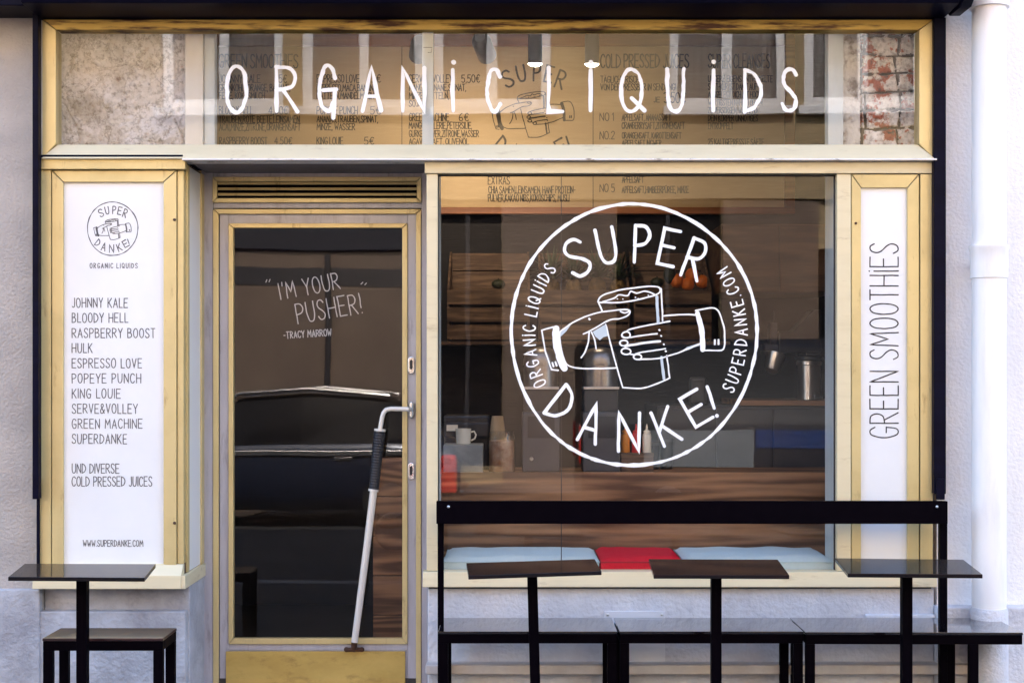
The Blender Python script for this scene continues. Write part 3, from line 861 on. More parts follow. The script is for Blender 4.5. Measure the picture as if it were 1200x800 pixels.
# plinths
mb = MB()
mb.box(-9, PX(47.5), -0.012, 0.03, 0, PZ(690)); mb.box(PX(47.5), PX(219), 0.055, 0.40, 0, PZ(687.6)); mb.box(-9, PX(217.5), -0.004, 0.0549, 0, PZ(716))
mb.build('plinth', M['plinth_grey'], shop, bev=0.006)
mb = MB()
mb.box(PX(501), PX(1094), -0.006, 0.30, 0, PZ(687))
mb.build('plinth', M['plinth'], shop, bev=0.006)
mb = MB()
mb.box(PX(1094.5), 9, -0.055, 0.029, 0, PZ(711, -.05))
mb.box(PX(1012), PX(1094), -0.040, -0.0065, PZ(739), PZ(718))
mb.build('plinth', M['plinth'], shop, bev=0.008)
box('ledge', M['ledge'], PX(500), PX(1146), -0.10, -0.0065, PZ(790, -.1), PZ(779, -.1), shop, 0.006)
# white access plate on the plinth
ap = box('access_plate', mat('white_plate_paint', (0.72, 0.73, 0.77), 0.5, var=(0.6, 0.6, 0.64), vscale=5, vamt=.5), PX(708), PX(779), -0.016, -0.007, PZ(776), PZ(715), shop, 0.002)
for sx in (712, 775):
    mb = MB(); mb.lathe([(0.006, 0), (0.006, 0.003), (0.003, 0.005)], n=10, mx=Matrix.Translation((PX(sx), -0.0162, PZ(719))) @ Matrix.Rotation(R(90), 4, 'X'))
    mb.build('screw', M['steel'], ap)

# masonry left bare behind the ends of the transom glass
def rough_slab(x0, x1, z0, z1, yb, seed, nx, nz, amp, f, bricks=False):
    mb = MB(); v = []; fc = []; kinds = []
    for j in range(nz + 1):
        for i in range(nx + 1):
            x = x0 + (x1 - x0) * i / nx; z = z0 + (z1 - z0) * j / nz
            d = amp * (mnoise.fractal((x * f, z * f, seed), 0.8, 2.2, 5))
            crack = abs(mnoise.noise((x * 5 + 3, z * 5, seed + 9)))
            if crack < 0.03 and mnoise.noise((x * 4, z * 4, 77)) > .1: d -= (0.03 - crack) * 0.4
            if bricks:
                row = (z - z0 + .012 * mnoise.noise((x * 6, z * 6, 8))) / 0.088
                r = math.floor(row)
                fx = (x - x0 + 0.055 + 0.035 * mnoise.noise((r * 3.1, 0, 1)) + .01 * mnoise.noise((x * 9, z * 9, 4))) / 0.165
                ez = min(row - r, 1 - (row - r)) * 0.088
                ex = min(fx - math.floor(fx), 1 - (fx - math.floor(fx))) * 0.165
                e = min(ez, ex) + 0.007 * mnoise.noise((x * 30, z * 30, 2))
                hh = min(1, max(0, e / 0.010))
                d = d * 0.8 + (hh - 1) * 0.02 + 0.012 * mnoise.noise((r * 7.7, math.floor(fx) * 3.3, 5))
                if x < x0 + 0.105 :
                    d = amp * 0.6 * mnoise.fractal((x * f, z * f, seed), 0.8, 2.2, 5) + 0.005 - (0.03 if x > x0 + 0.095 else 0)
            kinds.append(hh if bricks else 1.0)
            v.append((x, yb - d, z))
    for j in range(nz):
        for i in range(nx):
            a = j * (nx + 1) + i
            fc = [(a, a + 1, a + nx + 2, a + nx + 1)]
            m_ = 0
            if bricks:
                if v[a][0] < x0 + 0.10: m_ = 2
                elif min(kinds[a], kinds[a + 1], kinds[a + nx + 2]) < 0.36: m_ = 1
            mb.f.append(list(fc[0])); mb.mi.append(m_); mb.sm.append(True)
    mb.v = v
    return mb
mb = rough_slab(PX(60), PX(218, .1), PZ(190), PZ(20), 0.10, 2.2, 150, 150, 0.030, 6)
mb.box(PX(60), PX(218, .1), 0.14, 0.38, PZ(190), PZ(20))
mb.build('stone_masonry', M['stone'], shop)
mb = rough_slab(PX(985, .1), PX(1082, .1), PZ(190), PZ(20), 0.11, 5.2, 110, 190, 0.010, 9, True)
mb.box(PX(985, .1), PX(1082, .1), 0.15, 0.38, PZ(190), PZ(20))
mb.build('brick_masonry', [M['brick'], M['mortar'], M['limewash']], shop)
box('timber_post', M['cream_post'], PX(219, .1), PX(240, .1), 0.06, 0.13, PZ(188), PZ(20), shop, 0.004)
box('timber_post', M['mint'], PX(240.5, .1), PX(253, .1), 0.075, 0.13, PZ(188), PZ(20), shop, 0.004)
box('timber_post', M['mint'], PX(968, .1), PX(986, .1), 0.06, 0.13, PZ(188), PZ(20), shop, 0.004)

# --- transom window
mb = mitre_frame(MB(), PX(52), PX(1092), PZ(188), ZT, .064, .068, .048, .072, -0.03, 0.055, sides='lr')
tw = empty('transom_window'); tw.parent = shop
for sd_ in 'lr':
    mitre_frame(MB(), PX(52), PX(1092), PZ(188), ZT, .064, .068, .048, .072, -0.03, 0.055, sides=sd_).build('side_stile', M['gold'], tw, bev=0.003)
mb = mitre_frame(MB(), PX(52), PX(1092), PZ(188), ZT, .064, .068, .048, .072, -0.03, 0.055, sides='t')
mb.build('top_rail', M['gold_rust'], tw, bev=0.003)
g = .0012
x0, x1, z0 = PX(52), PX(1092), PZ(188)
mb = MB()
v = [(x0 + g, -.055, z0), (x1 - g, -.055, z0), (x1 - .068 - g, -.012, z0 + .072), (x0 + .064 + g, -.012, z0 + .072),
     (x0 + g, .055, z0), (x1 - g, .055, z0), (x1 - .068 - g, .055, z0 + .072), (x0 + .064 + g, .055, z0 + .072)]
mb.add(v, [(0, 1, 2, 3), (5, 4, 7, 6), (0, 4, 5, 1), (3, 2, 6, 7), (1, 5, 6, 2), (4, 0, 3, 7)])
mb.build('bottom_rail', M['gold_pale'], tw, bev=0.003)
box('drip_edge', M['white_trim'], PX(217), PX(1093), -0.066, 0.05, PZ(190.2), PZ(188) - .0005, tw, 0.0015)
pane('pane', PX(67), PX(1076), 0.008, PZ(171), PZ(36), tw)
jb = box('glazing_bar', M['mint'], PX(494.5), PX(507.5), 0.016, 0.05, PZ(171), PZ(36.5), tw, 0.001)
MB().tube([(PX(496), 0.0145, PZ(55)), (PX(506), 0.0145, PZ(55)), (PX(505), 0.0145, PZ(61)), (PX(501), 0.0145, PZ(61))], 0.0012, 6).build('clip', M['ink'], jb)
ink = Ink(0.0068, 4, jit=1.1)
for ch, a, b, t, bt in (('O', 266, 288.5, 78, 132), ('R', 324, 349, 79, 131), ('G', 374, 394, 77, 131), ('A', 425, 446, 79, 130), ('N', 472, 497.5, 80, 131),
                        ('i', 531, 531, 72, 131), ('C', 571, 586, 81, 131), ('L', 643, 659, 80, 131), ('i', 692.5, 692.5, 72, 131), ('Q', 728, 754, 81, 131),
                        ('U', 782, 801, 81, 131), ('i', 836, 836, 72, 131), ('D', 873, 892, 82, 131), ('S', 917, 933, 81, 130)):
    if ch == 'i':
        ink.stroke([(a, 82), (a - .5, 105), (a, 130)], 4.8, wv=.2)
        ink.stroke([(a, 72.6), (a + .3, 72.8)], 5.6)
    elif ch == 'G':
        ink.stroke(catmull([(392, 92), (389, 80), (382, 78), (376, 92), (374, 110), (377, 124), (386, 130), (390, 121)]), 4.8, wv=.2)
        ink.stroke([(379, 106), (394, 105)], 4.6); ink.stroke([(392.5, 106), (391.5, 122), (390.5, 138)], 4.8, wv=.2)
    else:
        ink.glyph(ch, (a + b) / 2, (t + bt) / 2, b - a, bt - t, 0, 4.5, .22)
ink.build('lettering', M['white_paint'], tw)

# --- soffit over the door recess
box('door_soffit', M['soffit'], PX(221), PX(497), -0.0, 0.44, PZ(190) + .003, PZ(190) + .03, shop, 0.002)

# --- main shop window
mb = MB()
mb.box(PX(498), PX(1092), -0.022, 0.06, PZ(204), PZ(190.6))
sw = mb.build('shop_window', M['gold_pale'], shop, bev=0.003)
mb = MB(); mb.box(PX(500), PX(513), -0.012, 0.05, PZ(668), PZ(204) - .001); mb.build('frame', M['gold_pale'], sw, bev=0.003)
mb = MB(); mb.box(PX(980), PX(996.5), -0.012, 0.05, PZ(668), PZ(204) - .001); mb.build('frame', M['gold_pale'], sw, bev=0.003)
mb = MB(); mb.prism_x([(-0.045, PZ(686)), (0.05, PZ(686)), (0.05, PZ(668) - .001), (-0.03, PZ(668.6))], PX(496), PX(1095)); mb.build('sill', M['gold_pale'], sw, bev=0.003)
box('shadow_gap', M['ink'], PX(503), PX(1090), -0.018, 0.0, PZ(688.6), PZ(686.2), sw, 0)  # black strip laid in for the shadow under the sill
box('jamb', M['mint'], PX(500), PX(513), 0.0505, 0.30, PZ(686), PZ(190), sw, 0.002)
box('jamb', M['mint'], PX(980), PX(992), 0.0505, 0.235, PZ(686), PZ(190), sw, 0.002)
box('jamb', M['grey_metal'], PX(499.5), PX(505), 0.31, 0.44, 0, PZ(190), sw, 0.002)
pane('pane', PX(512), PX(981), 0.028, PZ(668.5), PZ(203.5), sw)
mb = MB(); mb.box(PX(512.6), PX(514.4), 0.02, 0.0275, PZ(668), PZ(204.4)); mb.box(PX(978.4), PX(980.4), 0.02, 0.0275, PZ(668), PZ(204.4)); mb.box(PX(514.6), PX(978), 0.02, 0.0275, PZ(206), PZ(204.4))
mb.build('gasket', M['ink'], sw)
mb = MB(); mb.box(PX(657.6), PX(658.6), 0.0345, 0.037, PZ(668), PZ(204)); mb.build('glass_joint', M['ink'], sw)
ink = Ink(0.0268, 7, jit=0.4)
emblem(ink, 743, 392, 1.0)
ink.build('emblem', [M['white_paint'], M['hatch']], sw)

# interior window seat and back panel, part of the fitted shop window
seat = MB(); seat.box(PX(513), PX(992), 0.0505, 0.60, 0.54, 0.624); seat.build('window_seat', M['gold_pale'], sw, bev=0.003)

# --- door
YD = 0.38
def dx(p): return PX(p, YD)
def dz(p): return PZ(p, YD)
box('door_frame', M['grey_metal'], dx(236.5), dx(250), YD - .01, YD + .08, 0.005, dz(199), shop, 0.002)
box('door_frame', M['grey_metal'], dx(494), dx(501), YD - .01, YD + .08, 0.005, dz(199), shop, 0.002)
box('door_frame', M['grey_metal'], dx(250.2), dx(493.8), YD, YD + .08, dz(244), dz(199), shop, 0.002)
box('vent_backing', M['film'], dx(254), dx(490), YD - .0009, YD - .0002, dz(235), dz(211), shop, 0)  # black sheet standing in for the shade between the slats
vent = mitre_frame(MB(), dx(250), dx(494), dz(238), dz(208), .022, .022, .022, .022, YD - .022, YD - .0005).build('ventilation_grille', M['gold'], shop, bev=0.002)
mb = MB()
for k, yy in enumerate((215.5, 222, 228.5)):
    z = dz(yy)
    mb.prism_x([(YD - .018, z - .006), (YD - .0012, z - .003), (YD - .0012, z + .005), (YD - .014, z + .008)], dx(255.5), dx(488.5))
mb.build('slat', M['gold'], vent, bev=0.0015)
box('threshold', M['ledge'], dx(236), dx(499), 0.02, 0.379, 0.0, 0.004, shop, 0)
box('gold_trim', M['gold'], PX(228, .33), PX(236.5, .36), 0.345, 0.372, 0.005, PZ(208, .36), shop, 0.002)
# leaf
mb = MB()
mb.box(dx(257.2), dx(268), YD + .002, YD + .045, 0.008, dz(251.2))
mb.box(dx(477.6), dx(487.8), YD + .002, YD + .045, 0.008, dz(251.2))
mb.box(dx(268) + .0004, dx(477.6) - .0004, YD + .002, YD + .045, dz(262), dz(251.2))
mb.box(dx(268) + .0004, dx(477.6) - .0004, YD + .002, YD + .045, dz(762), dz(754))
mb.box(dx(268) + .0004, dx(477.6) - .0004, YD + .006, YD + .040, 0.008, dz(762.2))
door = mb.build('door', M['grey_metal'], shop, bev=0.002)
mitre_frame(MB(), dx(250.4), dx(493.6), 0.006, dz(245.4), .027, .025, .024, .01, YD - .016, YD + .001, sides='lrt').build('edge_trim', M['gold'], door, bev=0.002)
mitre_frame(MB(), dx(268), dx(477.6), dz(754), dz(262), .024, .026, .022, .028, YD - .008, YD + .03).build('glazing_bead', M['gold'], door, bev=0.002)
box('kick_plate', M['brass_plate'], dx(265), dx(475), YD - .008, YD + .0015, 0.012, dz(762.5), door, 0.0015)
pane('pane', dx(273.6), dx(471.6), YD + .012, dz(747.5), dz(266.5), door)
box('film_strip', M['film'], dx(274.3), dx(471), YD + .019, YD + .0205, dz(295), dz(267.2), door, 0)  # opaque near-black strip across the top of the door glass
ink = Ink(YD + .0105, 9, jit=0.5)
ink.text("\"", 312.5, 328, 12, 318, wd=1.2, rot=-6)
def rtext(line, x0, x1, yb, h, wd, rot):
    ink.text(line, x0, yb - h, h, x1, wd=wd, rot=rot, pivot=(x0, yb), track=.2, space=.38)
rtext("I'M YOUR", 329, 400, 351, 19, 1.25, -10.5)
rtext("PUSHER!", 349.5, 426, 379.5, 23, 1.25, -10.0)
ink.text("\"", 422, 331, 10, 428, wd=1.2, rot=8)
rtext("-TRACY MARROW", 333, 388.5, 396.5, 7.6, 1.0, -3.5)
ink.build('lettering', M['grey_paint'], door)
# locks
for yy in (428, 552):
    lk = MB()
    cx_, cz_ = dx(482), dz(yy)
    prof = [(0.017 * math.cos(R(a)), 0.026 + 0.017 * math.sin(R(a))) for a in range(0, 181, 20)] + [(0.017 * math.cos(R(a)), -0.026 + 0.017 * math.sin(R(a))) for a in range(180, 361, 20)]
    lk.prism([(cx_ + a, cz_ + b) for a, b in prof], YD - .008, YD + .0015)
    lo = lk.build('lock_plate', M['chrome'], door, bev=0.003)
    kh = MB(); kh.prism([(cx_ + a * .42, cz_ + b * .55 + .004) for a, b in prof], YD - .0095, YD - .0082)
    kh.build('keyhole', M['ink'], lo)
# long slanting pull bar
YH = YD - .075
def hp(px, py, Y=YH): return (PX(px, Y), Y, PZ(py, Y))
mb = MB()
elbow = [hp(481, 479.5, YD - .006), hp(481, 479.5, YD - .05)]
arc_ = [hp(478, 479.3), hp(468, 479), hp(458, 478.8), hp(452.5, 480), hp(449.4, 483.5), hp(447.8, 489), hp(446.4, 497), hp(445.2, 504)]
mb.tube(elbow + arc_, 0.0115, 16)
mb.tube([hp(445.2, 504), hp(438, 574), hp(430, 640), hp(421, 710), hp(415.4, 752)], [.0165, .0185, .018, .0175, .0165], 18)
bar = mb.build('pull_bar', M['handle_white'], door)
mb = MB()
n_ = 44
pts, rr = [], []
for i in range(n_ + 1):
    t = i / n_
    a = Vector(hp(445.0, 504.5)); b = Vector(hp(437.8, 574))
    pts.append(a.lerp(b, t)); rr.append(0.0285 - 0.004 * t + (0.0012 if i % 2 else -0.0008))
mb.tube(pts, rr, 20, smooth=False)
mb.build('grip', M['rubber'], bar)
MB().tube([hp(445.4, 502.4), hp(445.2, 504.8)], 0.029, 20).build('collar', M['handle_white'], bar)
MB().tube([hp(438, 572.6), hp(437.6, 575.4)], 0.026, 20).build('collar', M['handle_white'], bar)
mb = MB()
mb.tube([(PX(482.5, YD), YD - .012, PZ(472, YD)), (PX(482.5, YD), YD - .012, PZ(487, YD))], 0.014, 14)
mb.sphere((PX(482.5, YD), YD - .015, PZ(472, YD)), 0.008); mb.sphere((PX(482.5, YD), YD - .015, PZ(488, YD)), 0.009)
mb.build('top_bracket', M['chrome'], bar)
mb = MB()
mb.tube([hp(405, 760.5, YD - .02), hp(425, 760.5, YD - .02)], 0.011, 12)
mb.tube([hp(415.4, 750), hp(415, 757, YD - .05), hp(415, 760, YD - .008)], 0.015, 14)
for q in (406, 424): mb.lathe([(0.010, -0.004), (0.013, 0), (0.010, 0.006)], n=12, mx=Matrix.Translation(hp(q, 760.5, YD - .02)) @ Matrix.Rotation(R(90), 4, 'X'))
mb.build('bottom_bracket', M['rust'], bar)

# ------------------------------------------------------------------ display cases
case = empty('display_case', (PX(132), 0, PZ(688)), 'tall gold display case with white drinks list beside the shop door', 'display case')
def rel(o, root): 
    o.parent = root
    o.matrix_parent_inverse = Matrix.Translation(root.location).inverted()
    return o
def cpart(name, m, mb, bev=0.0025, root=None):
    o = mb.build(name, m, None, bev)
    return rel(o, root or case)
mb = MB(); mb.box(PX(46), PX(215), 0.012, 0.40, PZ(684), PZ(189))
cpart('body', M['rust'], mb)  # dark body colour stands in for shade in the gaps around the frame
mb = MB(); mb.box(PX(45), PX(219), -0.035, 0.011, PZ(199.6), PZ(187.6))
cpart('header', M['gold'], mb)
mb = MB(); mb.box(PX(44), PX(217), -0.05, 0.35, PZ(187.2), PZ(183.4))
cpart('top_flashing', M['navy'], mb, 0.001)
mb = MB(); mb.box(PX(45.5), PX(61), -0.018, 0.011, PZ(660), PZ(200)); mb.box(PX(208), PX(215.4), -0.004, 0.04, PZ(660), PZ(200))
cpart('post', M['gold'], mb)
mb = mitre_frame(MB(), PX(61.8), PX(207.4), PZ(668), PZ(200.4), .053, .060, .054, .03, -0.014, 0.011, gap=.0018)
fr = cpart('frame', M['gold'], mb)
mb = MB(); mb.box(PX(74), PX(193), 0.0015, 0.0105, PZ(661), PZ(213))
pn = cpart('sign_panel', M['sign_white'], mb, 0)
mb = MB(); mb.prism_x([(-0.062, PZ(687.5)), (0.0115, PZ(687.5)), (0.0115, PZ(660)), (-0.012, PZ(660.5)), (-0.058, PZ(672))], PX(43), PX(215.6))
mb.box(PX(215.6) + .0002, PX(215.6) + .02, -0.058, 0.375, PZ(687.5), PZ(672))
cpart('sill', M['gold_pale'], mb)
mb = MB(); mb.box(PX(215.2), PX(215.4) + .006, 0.045, 0.335, PZ(671.5), PZ(192)); cpart('side_panel', M['sign_white'], mb)
mb = MB(); mb.box(PX(215.2), PX(215.4) + .014, 0.315, 0.372, PZ(671.5), PZ(192)); mb.box(PX(215.2), PX(215.4) + .010, 0.0405, 0.075, PZ(671.5), PZ(192)); cpart('side_trim', M['gold'], mb, 0.001)
for yy in (258, 612):
    mb = MB(); mb.lathe([(0.007, -.002), (0.007, .006), (.004, .009)], n=10, mx=Matrix.Translation((PX(205.5), -0.014, PZ(yy))) @ Matrix.Rotation(R(90), 4, 'X'))
    cpart('screw', M['rust'], mb, 0)
ink = Ink(0.0009, 21, jit=0.25, lift=0.00008)
emblem(ink, 132, 268, 0.205, small=False, wk=1.35, minw=0.75, hatch_mi=None)
o = ink.build('emblem', [M['ink_grey']], None); o.parent = pn
ink = Ink(0.0009, 22, jit=0.25, lift=0.00008)
y0_ = 312.2
ink.text('ORGANiC LiQUiDS', 105.5, 308.5, 5.6, 161, wd=.8, track=.36, space=.5)
lines = ['JOHNNY KALE', 'BLOODY HELL', 'RASPBERRY BOOST', 'HULK', 'ESPRESSO LOVE', 'POPEYE PUNCH', 'KING LOUIE', 'SERVE&VOLLEY', 'GREEN MACHINE', 'SUPERDANKE']
ends = [149.5, 150, 181.5, 108, 166, 165, 141, 161, 166.5, 148.5]
for i, (ln, e) in enumerate(zip(lines, ends)):
    ink.text(ln, 84.5, 349.3 + 17.7 * i, 10.8, e, wd=1.05, track=.22, space=.42)
ink.text('UND DIVERSE', 84.5, 543.2, 10.8, 139.5, wd=1.05, track=.18, space=.36)
ink.text('COLD PRESSED JUICES', 84.5, 558.3, 11.0, 178, wd=1.05, track=.18, space=.36)
ink.text('WWW.SUPERDANKE.COM', 97.5, 632.6, 7.2, 167.5, wd=.85, track=.2)
o = ink.build('lettering', [M['ink_grey']], None); rel(o, case); o.parent = pn; o.matrix_parent_inverse = Matrix.Identity(4)

case2 = empty('display_case', (PX(1035), 0, PZ(668)), 'narrow gold display case with vertical drinks lettering beside the downpipe', 'display case')
mb = MB(); mb.box(PX(997), PX(1092), 0.012, 0.055, PZ(668), PZ(204.6)); cpart('body', M['rust'], mb, 0.002, case2)  # dark body colour again paints the shade of the frame gaps
mb = mitre_frame(MB(), PX(997.2), PX(1076), PZ(667.8), PZ(205), .044, .054, .062, .05, -0.014, 0.0115, gap=.0018); cpart('frame', M['gold'], mb, 0.0025, case2)
mb = MB(); mb.box(PX(1077.2), PX(1091.8), -0.020, 0.0115, PZ(667.8), PZ(205)); cpart('post', M['gold'], mb, 0.0025, case2)
mb = MB(); mb.box(PX(1007.6), PX(1063.2), 0.0015, 0.0115, PZ(656), PZ(219.6)); pn2 = cpart('sign_panel', M['sign_white'], mb, 0, case2)
ink = Ink(0.0009, 33, jit=0.25, lift=0.00008)
mb = MB(); mb.lathe([(0.006, -.001), (0.006, .005), (.003, .007)], n=10, mx=Matrix.Translation((PX(1002), -0.014, PZ(262))) @ Matrix.Rotation(R(90), 4, 'X')); cpart('screw', M['rust'], mb, 0, case2)
# text running upwards: lay it out flat, then turn it a quarter
sub = Ink(0, 33, jit=0.0)
line = 'GREEN SMOOTHiES'
tot = sum(.36 if c == ' ' else G[c][0] + .17 for c in line) - .17
L_, H_ = 227.0, 33.0
kx = L_ / tot
xx = 0.0
for ch in line:
    if ch == ' ': xx += .36 * kx; continue
    for st in G[ch][1]:
        p, closed = parse(st)
        ink.stroke([(1052.5 - (q[1]) * H_, 512.5 - (xx + q[0] * kx)) for q in p], 1.5, closed, .08)
    xx += (G[ch][0] + .17) * kx
ink.mb.v = [(a, b, c) for a, b, c in ink.mb.v]
o = ink.build('lettering', [M['ink']], None); rel(o, case2); o.parent = pn2; o.matrix_parent_inverse = Matrix.Identity(4)

# ------------------------------------------------------------------ awning
aw = empty('awning', (PX(577), 0, ZT), 'rolled up dark navy awning box with side rails above the gold transom', 'awning')
mb = MB()
mb.prism_x([(-0.30, ZT + .06), (-0.27, ZT + .012), (-0.02, ZT + .004), (0.045, ZT + .004), (0.045, ZT + .30), (-0.22, ZT + .30), (-0.30, ZT + .22)], PX(48), PX(1104, 0))
cpart('cassette', M['navy'], mb, 0.006, aw)
mb = MB(); mb.box(PX(48), PX(1104), -0.312, -0.302, ZT + .075, ZT + .11); cpart('front_bar', M['navy'], mb, 0.003, aw)
mb = MB(); mb.box(-9, PX(46), -0.20, 0.029, ZT + .02, ZT + .40); cpart('fascia', M['navy'], mb, 0.005, aw)
mb = MB(); mb.box(PX(40, -.06), PX(47, -.06), -0.085, -0.04, PZ(584, -.06), ZT + .25); mb.box(PX(42.5, -.04), PX(45.5, -.04), -0.039, -0.02, PZ(688, -.04), PZ(560, -.04)); cpart('guide_rail', M['navy'], mb, 0.003, aw)
mb = MB(); mb.box(PX(1092.5, -.03), PX(1106.5, -.03), -0.06, 0.02, PZ(578, -.03), ZT + .003); mb.box(PX(1094, -.03), PX(1104, -.03), -0.075, -0.0605, PZ(585, -.06), PZ(560, -.06)); cpart('guide_rail', M['navy'], mb, 0.004, aw)
mb = MB(); mb.prism_x([(-0.31, ZT + .03), (-0.26, ZT - .002), (-0.10, ZT - .002), (-0.02, ZT + .05), (-0.02, ZT + .30), (-0.31, ZT + .30)], PX(1104.5), PX(1117))
mb.lathe([(0.012, 0), (0.012, 0.012)], n=12, mx=Matrix.Translation((PX(1110.5), -0.311, ZT + .058)) @ Matrix.Rotation(R(90), 4, 'X'))
cpart('end_bracket', M['navy'], mb, 0.003, aw)

# ------------------------------------------------------------------ downpipe
dp = empty('downpipe', (PX(1159, -.09), -0.10, 0), 'white rainwater downpipe running down the right plaster wall', 'downpipe')
YP = -0.105
rP = 19.5 / sc_at(YP)
mb = MB(); mb.lathe([(rP, PZ(712, YP)), (rP, 6.9)], c=(PX(1159, YP), YP, 0), n=40); cpart('pipe', M['pipe_white'], mb, 0, dp)
mb = MB(); mb.lathe([(rP * .9, PZ(327, YP)), (rP * 1.08, PZ(326, YP)), (rP * 1.10, PZ(310, YP)), (rP * 1.10, PZ(294, YP)), (rP * 1.15, PZ(292, YP)), (rP * 1.15, PZ(288, YP)), (rP * .9, PZ(287, YP))], c=(PX(1159, YP), YP, 0), n=40); cpart('collar', M['pipe_white'], mb, 0, dp)
mb = MB(); mb.lathe([(rP * .9, PZ(11, YP)), (rP * 1.16, PZ(10, YP)), (rP * 1.16, PZ(4, YP)), (rP * 1.08, PZ(3, YP)), (rP * 1.08, PZ(-30, YP)), (rP * .9, PZ(-31, YP))], c=(PX(1159, YP), YP, 0), n=40); cpart('collar', M['pipe_white'], mb, 0, dp)
mb = MB(); mb.lathe([(rP * 1.1, 0.0), (rP * 1.1, PZ(716, YP)), (rP * 1.02, PZ(711, YP))], c=(PX(1159, YP), YP, 0), n=40); cpart('standpipe', M['plinth'], mb, 0, dp)
for q in (298, 318):
    mb = MB(); mb.sphere((PX(1142, YP), YP - .03, PZ(q + 2, YP)), .007); cpart('clamp_bolt', M['dull_steel'], mb, 0, dp)
mb = MB(); mb.box(PX(1150, YP), PX(1168, YP), YP + rP * .95, 0.03, PZ(304, YP), PZ(314, YP)); cpart('wall_clamp', M['pipe_white'], mb, 0.002, dp)

# ------------------------------------------------------------------ benches along the wall
rail = empty('backrest_rail', (PX(810), -0.16, 0), 'long black backrest plank on two steel posts in front of the shop window', 'backrest')
YB = -0.16
mb = MB(); mb.box(PX(511.5, YB - .03), PX(1109.5, YB - .03), YB - .045, YB - .012, PZ(613.5, YB - .045), PZ(587, YB - .045)); plank = cpart('plank', M['black'], mb, 0.002, rail)
for a, b in ((513, 520), (1101, 1109.5)):
    mb = MB(); mb.box(PX(a, YB), PX(b, YB), YB - .011, YB + .024, 0, PZ(590, YB)); cpart('post', M['black'], mb, 0.002, rail)
for q in (525.5, 1098):
    mb = MB(); mb.lathe([(0.0062, -.001), (0.0062, .003), (0.003, .006)], n=12, mx=Matrix.Translation((PX(q, YB - .045), YB - .0445, PZ(593.5, YB - .045))) @ Matrix.Rotation(R(90), 4, 'X')); cpart('bolt', M['steel'], mb, 0, rail)

def bench(x0, x1, y0, y1, ztop, label, legs, rz=0.0, th=.012, seatm='seat_black', name='bench', cat='bench', group='black benches along the shop wall', foot=0.0, inset=(0, 0)):
    cx, cyy = (x0 + x1) / 2, (y0 + y1) / 2
    t = empty(name, (cx, cyy, 0), label, cat, group, rz=rz)
    hx, hy = (x1 - x0) / 2, (y1 - y0) / 2
    MB().box(-hx, hx, -hy, hy, ztop - th, ztop).build('seat', M[seatm], t, bev=0.002)
    lw = .04
    zf = ztop - th - .0005
    a0, a1 = legs
    mb = MB()
    mb.box(a0, a1, -hy + .002, -hy + .032, zf - .04, zf); mb.box(a0, a1, hy - .032, hy - .002, zf - .04, zf)
    mb.box(a0, a0 + lw, -hy + .0325, hy - .0325, zf - .04, zf); mb.box(a1 - lw, a1, -hy + .0325, hy - .0325, zf - .04, zf)
    mb.build('seat_frame', M['black'], t, bev=0.0015)
    legx = (a0 + inset[0], a1 - lw - inset[1])
    for lx in legx:
        for ly in (-hy + .002, hy - .032):
            MB().box(lx, lx + lw, ly, ly + .03, foot, zf - .0405).build('leg', M['black'], t, bev=0.0015)
    for lx in legx:
        MB().box(lx + .004, lx + lw - .004, -hy + .0325, hy - .0325, .10, .125).build('stretcher', M['black'], t, bev=0.0015)
    return t
zb = PZ(739.5, -.43)
b0, b1 = -.43, -.085
def bspan(a, b): return PX(a, -.43), PX(b, -.43)
x0, x1 = bspan(513.5, 723.5); bench(x0, x1, b0, b1, zb, 'black bench below the left end of the backrest plank nearest the door', (-(x1 - x0) / 2 + .003, (x1 - x0) / 2 - .003))
x0, x1 = bspan(726, 942); bench(x0, x1, b0, b1, zb, 'middle black bench against the wall behind the third tall table', (-(x1 - x0) / 2 + .003, (x1 - x0) / 2 - .003))
x0, x1 = bspan(943.5, 1197); bench(x0, x1, b0 - .02, b1, zb, 'longest black bench reaching past the downpipe at the right wall', (-(x1 - x0) / 2 + .003, (x1 - x0) / 2 - .002), rz=R(-.6), inset=(0, .19))
ys0, ys1 = -.69, -.45
zs = PZ(747.5, ys0)
x0, x1 = PX(49.5, ys0), PX(191, ys0)
bench(x0, x1, ys0, ys1, zs, 'low black stool with reddish seat under the display case', (-(x1 - x0) / 2 + .002, (x1 - x0) / 2 - .002), seatm='seat_wood', name='stool', cat='stool', group=None)

